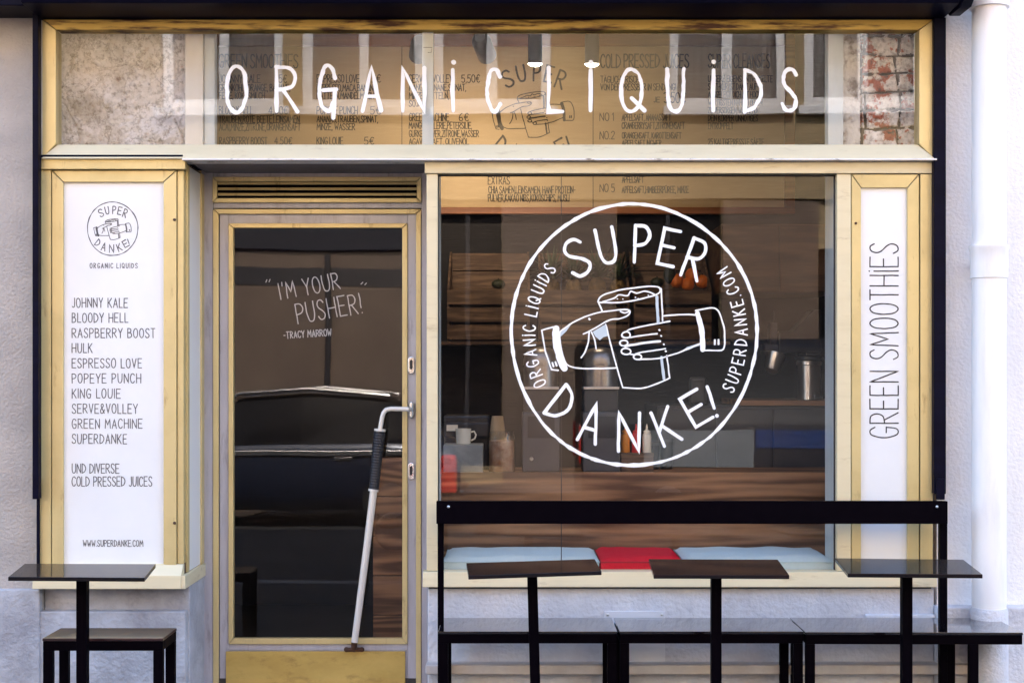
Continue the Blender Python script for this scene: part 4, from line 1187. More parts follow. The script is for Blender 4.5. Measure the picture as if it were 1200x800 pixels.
# ------------------------------------------------------------------ tall narrow tables
def table(fl, fr, bl, br, ztop, label, post, tilt=0.0):
    """top given by its four corner points (world x, y)"""
    cx = sum(p[0] for p in (fl, fr, bl, br)) / 4; cyy = sum(p[1] for p in (fl, fr, bl, br)) / 4
    t = empty('table', (cx, cyy, 0), label, 'table', 'small dark tables on the pavement')
    q = [(p[0] - cx, p[1] - cyy) for p in (fl, fr, br, bl)]
    th = .016
    v = [(x, y, ztop - th + tilt * x) for x, y in q] + [(x, y, ztop + tilt * x) for x, y in q]
    MB().add(v, [(3, 2, 1, 0), (4, 5, 6, 7), (0, 1, 5, 4), (1, 2, 6, 5), (2, 3, 7, 6), (3, 0, 4, 7)]).build('tabletop', M['table_wood'], t, bev=0.0015)
    px0, dxb = post
    zb_ = ztop - th - .004
    h = .021
    v = [(px0 + dxb - h, -h, .012), (px0 + dxb + h, -h, .012), (px0 + dxb + h, h, .012), (px0 + dxb - h, h, .012), (px0 - h, -h, zb_), (px0 + h, -h, zb_), (px0 + h, h, zb_), (px0 - h, h, zb_)]
    MB().add(v, [(3, 2, 1, 0), (4, 5, 6, 7), (0, 1, 5, 4), (1, 2, 6, 5), (2, 3, 7, 6), (3, 0, 4, 7)]).build('post', M['black'], t, bev=0.0015)
    MB().box(px0 + dxb - .19, px0 + dxb + .19, -.15, .15, 0.0, .0115).build('base_plate', M['black'], t, bev=0.002)
    MB().box(px0 - .10, px0 + .10, -.08, .08, ztop - th - .0042, ztop - th - .0004).build('mounting_plate', M['black'], t)
    return t
def corner(px, py, z):
    s = (py - 440) / (CAM_Z - z)
    Y = FOC / s + CAM_Y
    return (PX(px, Y), Y)
ZTB = .75
def tbl(fl, fr, bl, br, label, postx, slant=0.0):
    c = [corner(*p, ZTB) for p in (fl, fr, bl, br)]
    cyy = sum(p[1] for p in c) / 4; cx = sum(p[0] for p in c) / 4
    return table(c[0], c[1], c[2], c[3], ZTB, label, (PX(postx, cyy) - cx, slant))
tbl((9.5, 675.5), (169.5, 676.5), (29, 660), (182.5, 660.5), 'dark table with glossy top at the display case over the stool', 97)
tbl((549, 674), (705, 668.8), (546.5, 659.3), (697, 654.6), 'slightly askew dark table in front of the left blue cushion', 623.5, .02)
tbl((766, 673), (925, 673.4), (760, 654.6), (911.5, 655.2), 'dark table between the red cushion and the middle bench', 839)
tbl((993.5, 671.5), (1151.5, 672.6), (978.6, 653.6), (1129, 655.3), 'dark table standing before the bench at the white wall', 1062)

# ------------------------------------------------------------------ cushions on the window seat
def cushion(px0, px1, mats, label):
    y0, y1 = 0.062, 0.52
    x0, x1 = PX(px0, y0), PX(px1, y0)
    cx = (x0 + x1) / 2; cyy = (y0 + y1) / 2
    hx, hy, H = (x1 - x0) / 2, (y1 - y0) / 2, 0.062
    t = empty('cushion', (cx, cyy, 0.6245), label, 'cushion', 'cushions on the window seat')
    nx, ny = 26, 14
    mb = MB()
    def rim(u, v):
        # rounded rectangle inset
        return hx * u, hy * v
    v, f = [], []
    for side in (1, 0):
        for j in range(ny + 1):
            for i in range(nx + 1):
                u = -1 + 2 * i / nx; w_ = -1 + 2 * j / ny
                e = min((1 - abs(u)) * hx, (1 - abs(w_)) * hy)
                d = min(1, e / .055)
                roundh = math.sqrt(max(0, 1 - (1 - d) ** 2))
                bump_ = 0.006 * mnoise.noise((u * 3 + px0, w_ * 2, 1))
                sag = 0.010 * (1 - u * u) * (1 - w_ * w_)
                x = u * hx * (1 - .006 * (1 - roundh)); y = w_ * hy
                z = (H * .72 + H * .28 * roundh + sag + bump_) if side else 0.0
                v.append((x, y, z))
        b = 0 if side else (nx + 1) * (ny + 1)
        for j in range(ny):
            for i in range(nx):
                a = b + j * (nx + 1) + i
                q = (a, a + 1, a + nx + 2, a + nx + 1)
                f.append(q if side else tuple(reversed(q)))
    N = (nx + 1) * (ny + 1)
    def edge(lst):
        for a, c in zip(lst[:-1], lst[1:]): f.append((a + N, c + N, c, a))
    edge([i for i in range(nx + 1)]); edge([j * (nx + 1) + nx for j in range(ny + 1)])
    edge([ny * (nx + 1) + i for i in range(nx, -1, -1)]); edge([j * (nx + 1) for j in range(ny, -1, -1)])
    mb.add(v, f, 0, True)
    mb.build('cover', mats[0], t)
    p = [(-hx, -hy, H * .70), (hx, -hy, H * .70), (hx, hy, H * .70), (-hx, hy, H * .70), (-hx, -hy, H * .70)]
    MB().tube(p, 0.0035, 8).build('piping', mats[1], t)
cushion(519, 702.5, (M['blue_cloth'], M['stitch_blue']), 'pale blue cushion behind the askew table, nearest the door')
cushion(704, 801, (M['red_cloth'], M['stitch_red']), 'short red cushion between the two pale blue ones')
cushion(802.5, 979, (M['blue_cloth'], M['stitch_blue']), 'pale blue cushion at the narrow display case end of the seat')

# ------------------------------------------------------------------ shop interior: serving counter with plank front
cnt = empty('counter', (PX(760, .56), .8, .05), 'wooden plank counter running behind the window seat cushions', 'counter')
ZC = 1.045
xc0, xc1 = -.42, 2.3
mb = MB(); mb.box(xc0, xc1, 0.605, 0.635, .05, PZ(613, .6)); mb.box(xc0, xc1, 0.60, 0.635, PZ(612.4, .6), ZC + .01); cpart('front_plank', M['plank'], mb, 0.002, cnt)
mb = MB(); mb.box(xc0, xc1, 0.6355, 1.15, ZC - .03, ZC); cpart('countertop', M['plank'], mb, 0.002, cnt)
for q in (xc0, xc1 - .03):
    mb = MB(); mb.box(q, q + .03, 0.6355, 1.15, .05, ZC - .031); cpart('side_panel', M['plank'], mb, 0.002, cnt)

# menu board on the back wall
YM = 2.50
def mx_(p): return PX(p, YM)
def mz_(p): return PZ(p, YM)
mbd = empty('menu_board', (mx_(575), YM, mz_(251)), 'large wooden menu board with handwritten drinks on the back wall', 'menu board')
mb = MB(); mb.box(mx_(170), mx_(919), YM, YM + .03, mz_(243), mz_(55)); bd = cpart('board', M['board'], mb, 0, mbd)
mb = MB(); mb.box(mx_(170), mx_(931), YM - .02, YM + .04, mz_(251), mz_(243.2)); mb.box(mx_(170), mx_(931), YM - .02, YM + .04, mz_(54.8), mz_(40)); mb.box(mx_(919.3), mx_(931), YM - .02, YM + .04, mz_(243), mz_(55))
cpart('frame', M['orange_trim'], mb, 0.003, mbd)
mb = MB()
for q in (471, 695):
    mb = MB(); mb.box(mx_(q - .4), mx_(q + .4), YM - .0015, YM - .0002, mz_(242.8), mz_(55.5)); cpart('panel_joint', M['ink_brown'], mb, 0, mbd)
ink = Ink(YM - .002, 51, jit=0.35, lift=0.0002)
T_ = lambda s, x0, y, h, x1, w=1.0: ink.text(s, x0, y, h, x1, wd=w, track=.15, space=.26)
T_('GREEN SMOOTHIES', 257, 64, 15.5, 349, 1.5)
T_('JOHNNY KALE', 257, 88, 9, 305); T_('5\u20ac', 327, 88, 9, 336)
T_('GR\u00dcNKOHL, ORANGE, BANANE,', 257, 99, 8, 340); T_('FEIGE, KOKOSMILCH', 257, 108.5, 7.5, 310)
T_('BLOODY HELL', 257, 125, 9, 296); T_('4,50\u20ac', 315, 125, 9, 337)
T_('TRAUBEN,ROTE BEETE,LEINSAMEN', 257, 136, 8, 351); T_('ACAI,MINZE,ZITRONE,ORANGENSAFT', 257, 145, 8, 352)
T_('RASPBERRY BOOST', 257, 161, 8.5, 313); T_('4,50\u20ac', 322, 161, 8.5, 342)
T_('ESPRESSO LOVE', 371.5, 88, 9, 421); T_('5\u20ac', 436, 88, 9, 446)
T_('ESPRESSO,MACA,BANANE,', 371.5, 99, 8, 442); T_('DATTELN,MANDELMILCH', 371.5, 108.5, 7.5, 438)
T_('POPEYE PUNCH', 371.5, 125, 9, 419); T_('5\u20ac', 434, 125, 9, 446)
T_('ANANAS,TRAUBEN,SPINAT,', 371.5, 136, 7.5, 443); T_('MINZE, WASSER', 371.5, 145, 7.5, 416)
T_('KING LOUIE', 371.5, 161, 8.5, 402); T_('5\u20ac', 427, 161, 8.5, 438)
T_('SERVE & VOLLEY', 479.5, 88, 9, 530); T_('5,50\u20ac', 541, 88, 9, 562)
T_('MANGO,BANANE,SPINAT,', 479.5, 99, 7.5, 546); T_('MINZE,DATTELN,', 479.5, 108.5, 7.5, 526); T_('SOJA', 479.5, 118, 7, 494)
T_('GREEN MACHINE', 479.5, 133, 9, 526); T_('6\u20ac', 538, 133, 9, 549)
T_('MANGO,SELLERIE,PETERSILIE,', 479.5, 143.5, 7.5, 553); T_('GURKE,INGWER,ZITRONE,WASSER', 479.5, 153, 7.5, 561); T_('AGAVENSAFT, OLIVEN\u00d6L', 479.5, 162.5, 7, 549)
T_('COLD PRESSED JUICES', 704, 64, 15.5, 807, 1.5)
T_('T\u00c4GLICH FRISCH', 704, 89.5, 7.5, 749); T_('VON DER PRESSBAR IN SENDLING!', 704, 98.5, 7.5, 792); T_('JE', 766, 114, 6, 773); T_('3,50\u20ac', 778, 108.5, 12, 803, 1.4)
T_('NO 1', 703, 132.5, 9, 719); T_('APFELSAFT, ANANASSAFT', 729, 134, 7.5, 786); T_('CRANBERRYSAFT,ZITRONENSAFT', 729, 143.5, 7.5, 802)
T_('NO.2', 703, 154, 9, 720); T_('ORANGENSAFT, KAROTTENSAFT', 729, 155.5, 7, 798); T_('APFELSAFT INGWER', 729, 164.5, 7, 775)
T_('SUPER CLEANSES', 830, 64, 15.5, 902, 1.5)
for i, (s_, e_) in enumerate((('UNSERE EIGENS ENTWICKELTE', 905), ('SAFT-KUR IST DAMIT AUF-', 889), ('AUSGELEGT DICH MIT HOCH-', 893), ('WERTIGSTEN N\u00c4HRSTOFFEN', 893), ('ZU VERSORGEN, W\u00c4HREND', 887), ('DEIN K\u00d6RPER UNN\u00d6TIGES', 888), ('ENTR\u00dcMPELT', 859))):
    T_(s_, 830, 89 + 9.2 * i, 7.2, e_)
T_('25 KALTGEPRESSTE S\u00c4FTE', 830, 163, 7, 895)
T_('EXTRAS', 572, 207, 9, 597); T_('CHIA SAMEN,LEINSAMEN, HANF PROTEIN-', 572.5, 218.5, 8, 674); T_('PULVER,KAKAO NIBS,KOKOSCHIPS, M\u00dcSLI', 572, 228, 8, 667)
T_('NO 5', 703, 216, 9, 720); T_('APFELSAFT', 729, 207, 7, 754); T_('APFELSAFT,HIMBEERP\u00dcREE, MINZE', 729, 218.5, 7.5, 807)
o = ink.build('lettering', [M['ink_brown']], None); o.parent = bd
ink = Ink(YM - .002, 53, jit=0.35, lift=0.0002)
emblem(ink, 625, 133, 0.45, circle=False, small=False, wk=1.3, minw=1.0, hatch_mi=None)
o = ink.build('emblem', [M['ink_brown']], None); rel(o, mbd); o.parent = bd; o.matrix_parent_inverse = Matrix.Identity(4)

# ceiling spotlights
def spotlight(px, py, Y, aim, label, lit, m, power, rlen=.16, r=.038):
    c = Vector((PX(px, Y), Y, PZ(py, Y)))
    t = empty('spotlight', c, label, 'spotlight', 'ceiling spotlights above the counter')
    d = (Vector(aim)).normalized()
    q = Vector((0, 0, -1)).rotation_difference(d).to_matrix().to_4x4()
    MB().lathe([(r * .55, rlen + .02), (r * .9, rlen), (r, rlen - .02), (r, 0.004), (r * .94, 0.0), (r * .9, .006)][::-1], n=24, mx=q).build('housing', M[m], t)
    if lit:
        MB().lathe([(r * .1, -0.016), (r * .6, -0.012), (r * .97, -0.002), (r * .97, 0.004)], n=24, mx=q).build('lens', M['lens'], t)
    top = q @ Vector((0, 0, rlen * .75))
    MB().tube([top + Vector((0, .0, 0)), top + Vector((0, .05, 0.06)), (top.x, top.y + .05, 3.62 - c.z)], 0.007, 8).build('stem', M['dark_plastic'], t)
    sp = bpy.data.lights.new('spot_lamp', 'SPOT')
    sp.energy = power; sp.spot_size = R(84); sp.spot_blend = 1.0; sp.color = (1.0, .80, .56); sp.shadow_soft_size = .035
    so_ = bpy.data.objects.new('spot_lamp', sp)
    COL.objects.link(so_); so_.parent = t
    so_.location = d * .03
    so_.rotation_euler = d.to_track_quat('-Z', 'Y').to_euler()
    return t
spotlight(627, 75, .9, (0, .15, -1), 'lit spotlight pointing down, nearer the drawn hands on the board', True, 'dark_plastic', 2.5)
spotlight(693.5, 75.5, .9, (0, .15, -1), 'lit grey spotlight pointing down beside the juice heading', True, 'lamp_grey', 2.5)
spotlight(571, 66, .9, (.30, 1.6, -.45), 'black spotlight tilted towards the menu board', False, 'dark_plastic', 8, .18, .05)
spotlight(490, 66, .9, (-.25, 1.6, -.45), 'spotlight half hidden behind the glazing bar', False, 'lamp_grey', 8, .15, .05)
tr = box('lighting_track', M['dark_plastic'], -1.2, 1.4, .93, .97, 3.62, 3.66, bev=0.002)
tag(tr, 'black ceiling track carrying the spotlights', 'lighting track')
MB().tube([(-1.0, .95, 3.66), (-1.0, .95, 4.05)], .006, 8).build('hanger', M['dark_plastic'], tr)
MB().tube([(1.2, .95, 3.66), (1.2, .95, 4.05)], .006, 8).build('hanger', M['dark_plastic'], tr)

# wall shelf with three sloping crates
YS0, YS1 = 2.16, 2.58
shf = box('shelf', M['crate_wood'], -.62, 1.36, YS0 - .02, YS1, PZ(400, YS0) - .02, PZ(400, YS0), bev=0.002)
tag(shf, 'long wooden wall shelf carrying the three produce crates', 'shelf')
ZSH = PZ(400, YS0)
def crate(px0, px1, label):
    x0, x1 = PX(px0, YS0), PX(px1, YS0)
    t = empty('crate', ((x0 + x1) / 2, YS0, ZSH), label, 'crate', 'sloping wooden crates on the wall shelf')
    hx = (x1 - x0) / 2
    zf = PZ(338, YS0) - ZSH; zb_ = PZ(296, YS1 - .05) - ZSH
    d = YS1 - .03 - YS0
    mb = MB()
    n = 3
    hgt = (zf - .004) / n
    for k in range(n): mb.box(-hx, hx, 0, .012, .004 + k * hgt + .010, .004 + (k + 1) * hgt - .009)
    mb.build('front', M['crate_wood'], t, bev=0.0015)
    mb = MB()
    for k in range(3):
        a = zf - .10 + (zb_ - zf + .10) / 3 * k
        mb.box(-hx + .014, hx - .014, d - .012, d, a + .004, a + (zb_ - zf + .10) / 3 - .004)
    mb.build('back', M['crate_wood'], t, bev=0.0015)
    for sx in (-hx + .0003, hx - .0133):
        mb = MB(); mb.prism_x([(.0125, .004), (d, .004), (d, zb_ + .004), (d - .03, zb_ + .004), (.0125, zf + .002)], sx, sx + .013); mb.build('side', M['crate_wood'], t, bev=0.001)
    mb = MB()
    mb.prism_x([(.0126, zf - .075), (d - .0125, zf + .01), (d - .0125, zf + .022), (.0126, zf - .062)], -hx + .015, hx - .015); mb.build('bottom', M['crate_wood'], t)
    return t, x0, x1, ZSH + zf
c1 = crate(524, 621, 'nearly empty slatted crate on the shelf nearest the door')
c2 = crate(632, 738, 'slatted crate of leafy pineapples in the middle of the shelf')
c3 = crate(743, 834, 'slatted crate of oranges and avocados on the shelf')
zfru = c2[3]
def pineapple(px, Y, s, label, seed):
    rr = random.Random(seed)
    t = empty('pineapple', (PX(px, Y), Y, zfru - .045), label, 'pineapple', 'pineapples in the middle crate')
    MB().sphere((0, 0, .055 * s), .055 * s, sz=1.25).build('fruit', M['pine_skin'], t)
    mb = MB()
    for k in range(64):
        a = rr.uniform(0, 2 * math.pi); el = rr.uniform(.15, 1.35)
        L = rr.uniform(.13, .27) * s
        d = Vector((math.cos(a) * math.cos(el), math.sin(a) * math.cos(el), math.sin(el)))
        side = d.cross(Vector((0, 0, 1)))
        if side.length < .1: side = Vector((1, 0, 0))
        side.normalize()
        p0 = Vector((0, 0, .112 * s)); w_ = .011 * s
        p1 = p0 + d * L * .55; p2 = p0 + d * L + Vector((0, 0, -.25 * L * math.cos(el)))
        nrm = side.cross(d) * .003
        v = [p0 - side * w_, p0 + side * w_, p1 - side * w_ * .8, p1 + side * w_ * .8, p2, p1 + nrm, p0 + nrm]
        mb.add(v, [(0, 6, 5, 2), (6, 1, 3, 5), (2, 5, 4), (5, 3, 4), (1, 0, 2, 3), (3, 2, 4)])
    mb.build('crown', M['leaf'], t)
pineapple(646, 2.32, 1.0, 'pineapple at the left end of the middle crate', 1)
pineapple(672, 2.28, .95, 'second pineapple from the left in the middle crate', 2)
pineapple(700, 2.30, 1.05, 'third pineapple from the left in the middle crate', 3)
pineapple(724, 2.33, .95, 'pineapple touching the oranges side of the middle crate', 4)
def fruit(kind, px, py, r, lab, m, sx=1, sz=1):
    Y = 2.30
    t = empty(kind, (PX(px, Y), Y, PZ(py, Y)), lab, kind, kind + 's in the fruit crate')
    mb = MB(); mb.sphere((0, 0, 0), r, sx=sx, sz=sz); mb.build('skin', M[m], t)
    MB().lathe([(.004, 0), (.004, .008), (.002, .010)], c=(0, 0, r * sz - .002), n=8).build('stalk', M['ink_brown'], t)
fruit('orange', 793, 329, .045, 'orange on the far left below the avocado pile', 'orange')
fruit('orange', 806, 333, .043, 'orange lying low between two other oranges', 'orange')
fruit('orange', 811, 322, .044, 'topmost orange of the pile', 'orange')
fruit('orange', 823, 330, .043, 'orange against the right side of its crate', 'orange')
fruit('avocado', 785, 322, .046, 'largest dark avocado beside the oranges', 'avocado', .9, 1.25)
fruit('avocado', 770, 331, .036, 'small dark avocado alone left of the pile', 'avocado', 1.2, .9)
fruit('avocado', 584, 333, .034, 'dark avocado lying in the nearly empty crate', 'avocado', 1.3, .9)

# right-hand wall cabinet, side counter and juicing kit
YK = 1.9
cab = empty('wall_cabinet', (PX(905, YK), YK, PZ(342, YK)), 'brown wooden wall cupboard right of the fruit crates', 'cabinet')
mb = MB(); mb.box(PX(846, YK), PX(985, YK), YK + .02, 2.58, PZ(342, YK), PZ(262, YK)); cpart('carcass', M['cab_wood'], mb, 0.002, cab)
for a, b in ((847, 913), (914, 984)):
    mb = MB(); mb.box(PX(a, YK), PX(b, YK), YK, YK + .019, PZ(341, YK), PZ(264, YK)); d_ = cpart('door', M['cab_wood'], mb, 0.003, cab)
YR = 1.45
sd = empty('side_counter', (PX(900, YR), YR + .3, .05), 'dark side counter with a wooden top under the juice press', 'counter')
ZR = PZ(469, YR)
mb = MB(); mb.box(PX(770, YR), 2.45, YR + .02, YR + .75, .05, ZR - .031); cpart('carcass', M['dark_panel'], mb, 0.003, sd)
mb = MB(); mb.box(PX(868, YR), 2.45, YR, YR + .75, ZR - .03, ZR); cpart('countertop', M['plank'], mb, 0.003, sd)
for a, b in ((772, 838), (840, 905), (907, 975)):
    mb = MB(); mb.box(PX(a, YR), PX(b, YR), YR + .002, YR + .0195, .12, ZR - .05); cpart('door', M['dark_panel'], mb, 0.003, sd)
jp = empty('juice_press', (PX(925, YR + .3), YR + .3, ZR), 'black juice press with a tilted steel pot on the side counter', 'juicer')
Yj = YR + .3
def jx(p): return PX(p, Yj)
def jz(p): return PZ(p, Yj)
mb = MB(); mb.box(jx(944), jx(962), Yj, Yj + .22, ZR, jz(392)); mb.prism([(jx(912), jz(413)), (jx(962), jz(413)), (jx(962), jz(363)), (jx(953), jz(363)), (jx(930), jz(388)), (jx(912), jz(388))], Yj - .01, Yj + .2)
cpart('body', M['dark_plastic'], mb, 0.006, jp)
mb = MB(); mb.tube([(jx(909.5), Yj + .05, jz(390)), (jx(909.5), Yj + .05, jz(363))], .008, 10); cpart('lever', M['dark_plastic'], mb, 0, jp)
mb = MB(); mb.box(jx(896), jx(912), Yj, Yj + .12, jz(411), jz(403)); mb.box(jx(903), jx(911), Yj, Yj + .1, jz(403), jz(378)); cpart('feed_arm', M['dark_panel'], mb, 0.003, jp)
mxp = Matrix.Translation((jx(906), Yj - .02, jz(425))) @ Matrix.Rotation(R(18), 4, 'Y') @ Matrix.Rotation(R(-20), 4, 'X')
mb = MB(); mb.lathe([(.035, -.055), (.04, -.05), (.058, .035), (.062, .045), (.062, .05), (.055, .05)], n=28, mx=mxp); cpart('pot', M['steel'], mb, 0, jp)
ct = empty('canister', (PX(948, YR + .12), YR + .12, ZR), 'tall steel canister under the black juice press', 'canister')
MB().lathe([(.060, 0), (.064, .004), (.066, .20), (.072, .205), (.072, .225), (.066, .23), (.06, .23)], n=32).build('body', M['steel'], ct)
MB().lathe([(.074, .231), (.082, .236), (.082, .252), (.03, .256)], n=32).build('lid', M['dark_plastic'], ct)
gl_ = empty('whisk', (PX(955, YR + .02), YR + .03, ZR), 'small wire whisk lying on the side counter by the canister', 'whisk')
mb = MB()
for k in range(5):
    mb.tube([(.0, 0, .01), (-.02 + .008 * k, .01 * (k - 2), .035), (-.045 + .004 * k, 0, .045)], .0015, 6)
mb.build('wires', M['steel'], gl_); MB().tube([(0, 0, .012), (.05, .01, .012)], .006, 8).build('handle', M['steel'], gl_)
sb_ = empty('speaker', (PX(833, 1.2), 1.75, ZR + .02), 'small dark rounded loudspeaker box behind the lettering end', 'speaker')
Yq = 1.75
mb = MB(); mb.box(-.05, .05, -.04, .04, -.05, .115); mb.build('cabinet', M['dark_panel'], sb_, bev=0.02, seg=4)
MB().box(-.025, .025, -.0425, -.0405, .085, .091).build('slot', M['ink'], sb_)

# things on the counter
YC = .82
def cx_(p, Y=YC): return PX(p, Y)
def pz_(p, Y=YC): return PZ(p, Y)
def dispenser(px, label):
    t = empty('dispenser', (cx_(px), YC, ZC), label, 'dispenser', 'dark dispensers with silver domes')
    hw = 21.5 / sc_at(YC)
    z = lambda p: pz_(p) - ZC
    MB().box(-hw, hw, -.10, .12, 0.004, z(482)).build('base', M['dark_panel'], t, bev=0.006)
    MB().box(-hw * .72, hw * .74, -.1035, -.1005, z(512), z(487)).build('display', M['dark_plastic'], t, bev=0.001)
    MB().lathe([(.011, 0), (.011, .012), (.007, .016)], n=16, mx=Matrix.Translation((-.05, -.1005, z(536))) @ Matrix.Rotation(R(90), 4, 'X')).build('knob', M['steel'], t)
    MB().box(-hw * .92, hw * .92, -.07, .10, z(481.5), z(456)).build('neck', M['dark_plastic'], t, bev=0.004)
    MB().box(-hw * .96, hw * .96, -.09, .11, z(455.8), z(453)).build('tray', M['steel'], t, bev=0.001)
    r = hw * .93
    MB().lathe([(r, z(452.8)), (r, z(432)), (r * .96, z(428))], n=36).build('hopper', M['dull_steel'], t)
    MB().lathe([(r * 1.02, z(428)), (r * 1.02, z(424)), (r * .93, z(415)), (r * .7, z(409)), (r * .3, z(407)), (r * .1, z(406.5))], n=36).build('dome', M['dull_steel'], t)
dispenser(633.5, 'silver domed dark dispenser inside, farther from the squeeze bottles')
dispenser(703.5, 'silver domed dark dispenser inside beside the squeeze bottles')

t = tag(MB().box(cx_(520, .75), cx_(566, .75), .70, .90, ZC + .0005, PZ(521, .70)).build('box', M['grey_box'], None, bev=.004), 'rough grey box on the counter with the cream mug on top', 'box')
ZB = PZ(521, .70)
t = empty('mug', (cx_(543, .76), .76, ZB), 'cream ceramic mug standing on the grey box', 'mug')
MB().lathe([(.034, .0), (.038, .003), (.041, .078), (.043, .082), (.039, .082), (.037, .01), (.01, .006)], n=32).build('cup', M['mug'], t)
MB().tube([(.039, 0, .064), (.056, 0, .068), (.066, 0, .05), (.06, 0, .03), (.040, 0, .02)], .0048, 10).build('handle', M['mug'], t)
t = empty('coffee_machine', (cx_(548, 1.0), 1.0, ZC), 'black coffee machine on the counter behind the cream mug', 'coffee machine')
z = lambda p: PZ(p, 1.0) - ZC
MB().box(-.13, .12, -.02, .12, 0, z(486)).build('body', M['dark_plastic'], t, bev=.015)
MB().box(-.125, .115, -.08, -.021, z(512), z(494)).build('brew_head', M['dark_plastic'], t, bev=.01)
MB().box(-.11, -.05, -.083, -.0805, z(504), z(497)).build('display', M['mug'], t)
YJ = .78
t = empty('jar', (cx_(588, YJ), YJ, ZC), 'glass jar of coppery sugar beside the dark dispenser', 'jar')
z = lambda p: PZ(p, YJ) - ZC
rj = 15.5 / sc_at(YJ)
MB().lathe([(rj * .9, .004), (rj * .95, .01), (rj * .95, z(516)), (rj * .5, z(515))], n=28).build('contents', M['copper'], t)
MB().lathe([(rj * .95, .0), (rj, .004), (rj, z(512)), (rj * .92, z(508)), (rj * .98, z(505)), (rj * .90, z(505))], n=28).build('glass', M['jar_glass'], t)
for k, (a, b) in enumerate(((.05, .03), (.075, -.02), (.03, .05))):
    sp_ = tag(MB().tube([(cx_(588, YJ) + .01 * k, YJ, ZC + .06), (cx_(588, YJ) + a * .55, YJ + b, ZC + .20 - .012 * k)], [.004, .005], 8).build('stirrer', M['spoon_wood'], None), ('shortest' if k == 2 else 'middle' if k == 1 else 'longest') + ' of the wooden stirrers in the coppery jar', 'stirrer', 'stirrers in the jar')
t = empty('cup_stack', (cx_(583, .95), .95, ZC), 'upturned stack of kraft paper cups behind the jar', 'cup stack')
mb = MB()
for k in range(5): mb.lathe([(.043, .10 + .022 * k), (.043, .106 + .022 * k), (.030, .20 + .022 * k), (.028, .20 + .022 * k)], n=24)
mb.build('cups', M['paper_cup'], t); MB().box(-.05, .05, -.05, .05, 0, .099).build('stand', M['dark_plastic'], t, bev=.003)
t = empty('caddy', (cx_(746, .8), .8, ZC), 'small wooden caddy holding three squeeze bottles', 'caddy')
z = lambda p: PZ(p, .8) - ZC
MB().box(-.085, .085, -.04, .05, .0, .10).build('box', M['crate_wood'], t, bev=.002)
MB().box(-.087, .087, -.044, -.0405, .085, .102).build('rim', M['crate_wood'], t, bev=.001)
for px, m, lab in ((733, 'bottle_orange', 'orange squeeze bottle in the small wooden caddy'), (745.5, 'bottle_red', 'red squeeze bottle in the small wooden caddy'), (758, 'bottle_white', 'milky squeeze bottle in the small wooden caddy')):
    b_ = empty('squeeze_bottle', (cx_(px, .8), .8, ZC + .1005), lab, 'bottle', 'squeeze bottles on the counter')
    MB().lathe([(.022, .0), (.0235, .004), (.0235, .085), (.021, .098), (.016, .101)], n=24).build('body', M[m], b_)
    MB().lathe([(.018, .1015), (.018, .114), (.007, .120), (.0035, .15), (.002, .15)], n=20).build('nozzle', M[m], b_)
for px, hh, lab in ((765, .13, 'low black tub behind the milky squeeze bottle'), (781, .15, 'taller black tub right of the squeeze bottles')):
    b_ = empty('tub', (cx_(px, 1.0), 1.0, ZC), lab, 'tub', 'black tubs on the counter')
    MB().lathe([(.030, 0), (.034, .004), (.038, hh)], n=24).build('body', M['dark_plastic'], b_)
    MB().lathe([(.040, hh + .0005), (.041, hh + .016), (.036, hh + .02)], n=24).build('lid', M['dark_panel'], b_)
# timber boards with a round carved mark, seen low through the door glass
brd = empty('timber_partition', (dx(460), .9, .05), 'low reddish timber partition just inside the shop door', 'partition')
xp0, xp1 = PX(437, .95), -.425
mb = MB()
for k in range(5):
    mb.box(xp0, xp1, .95, .98, .055 + k * .212, .262 + k * .212)
cpart('boards', M['plank'], mb, 0.004, brd)
mb = MB(); mb.lathe([(.001, 0), (.09, 0), (.10, .004), (.105, .012), (.09, .018), (.07, .012), (.02, .016)], n=36, mx=Matrix.Translation((PX(462, .95), .9495, PZ(622, .95))) @ Matrix.Rotation(R(90), 4, 'X')); cpart('roundel', M['plank'], mb, 0, brd)

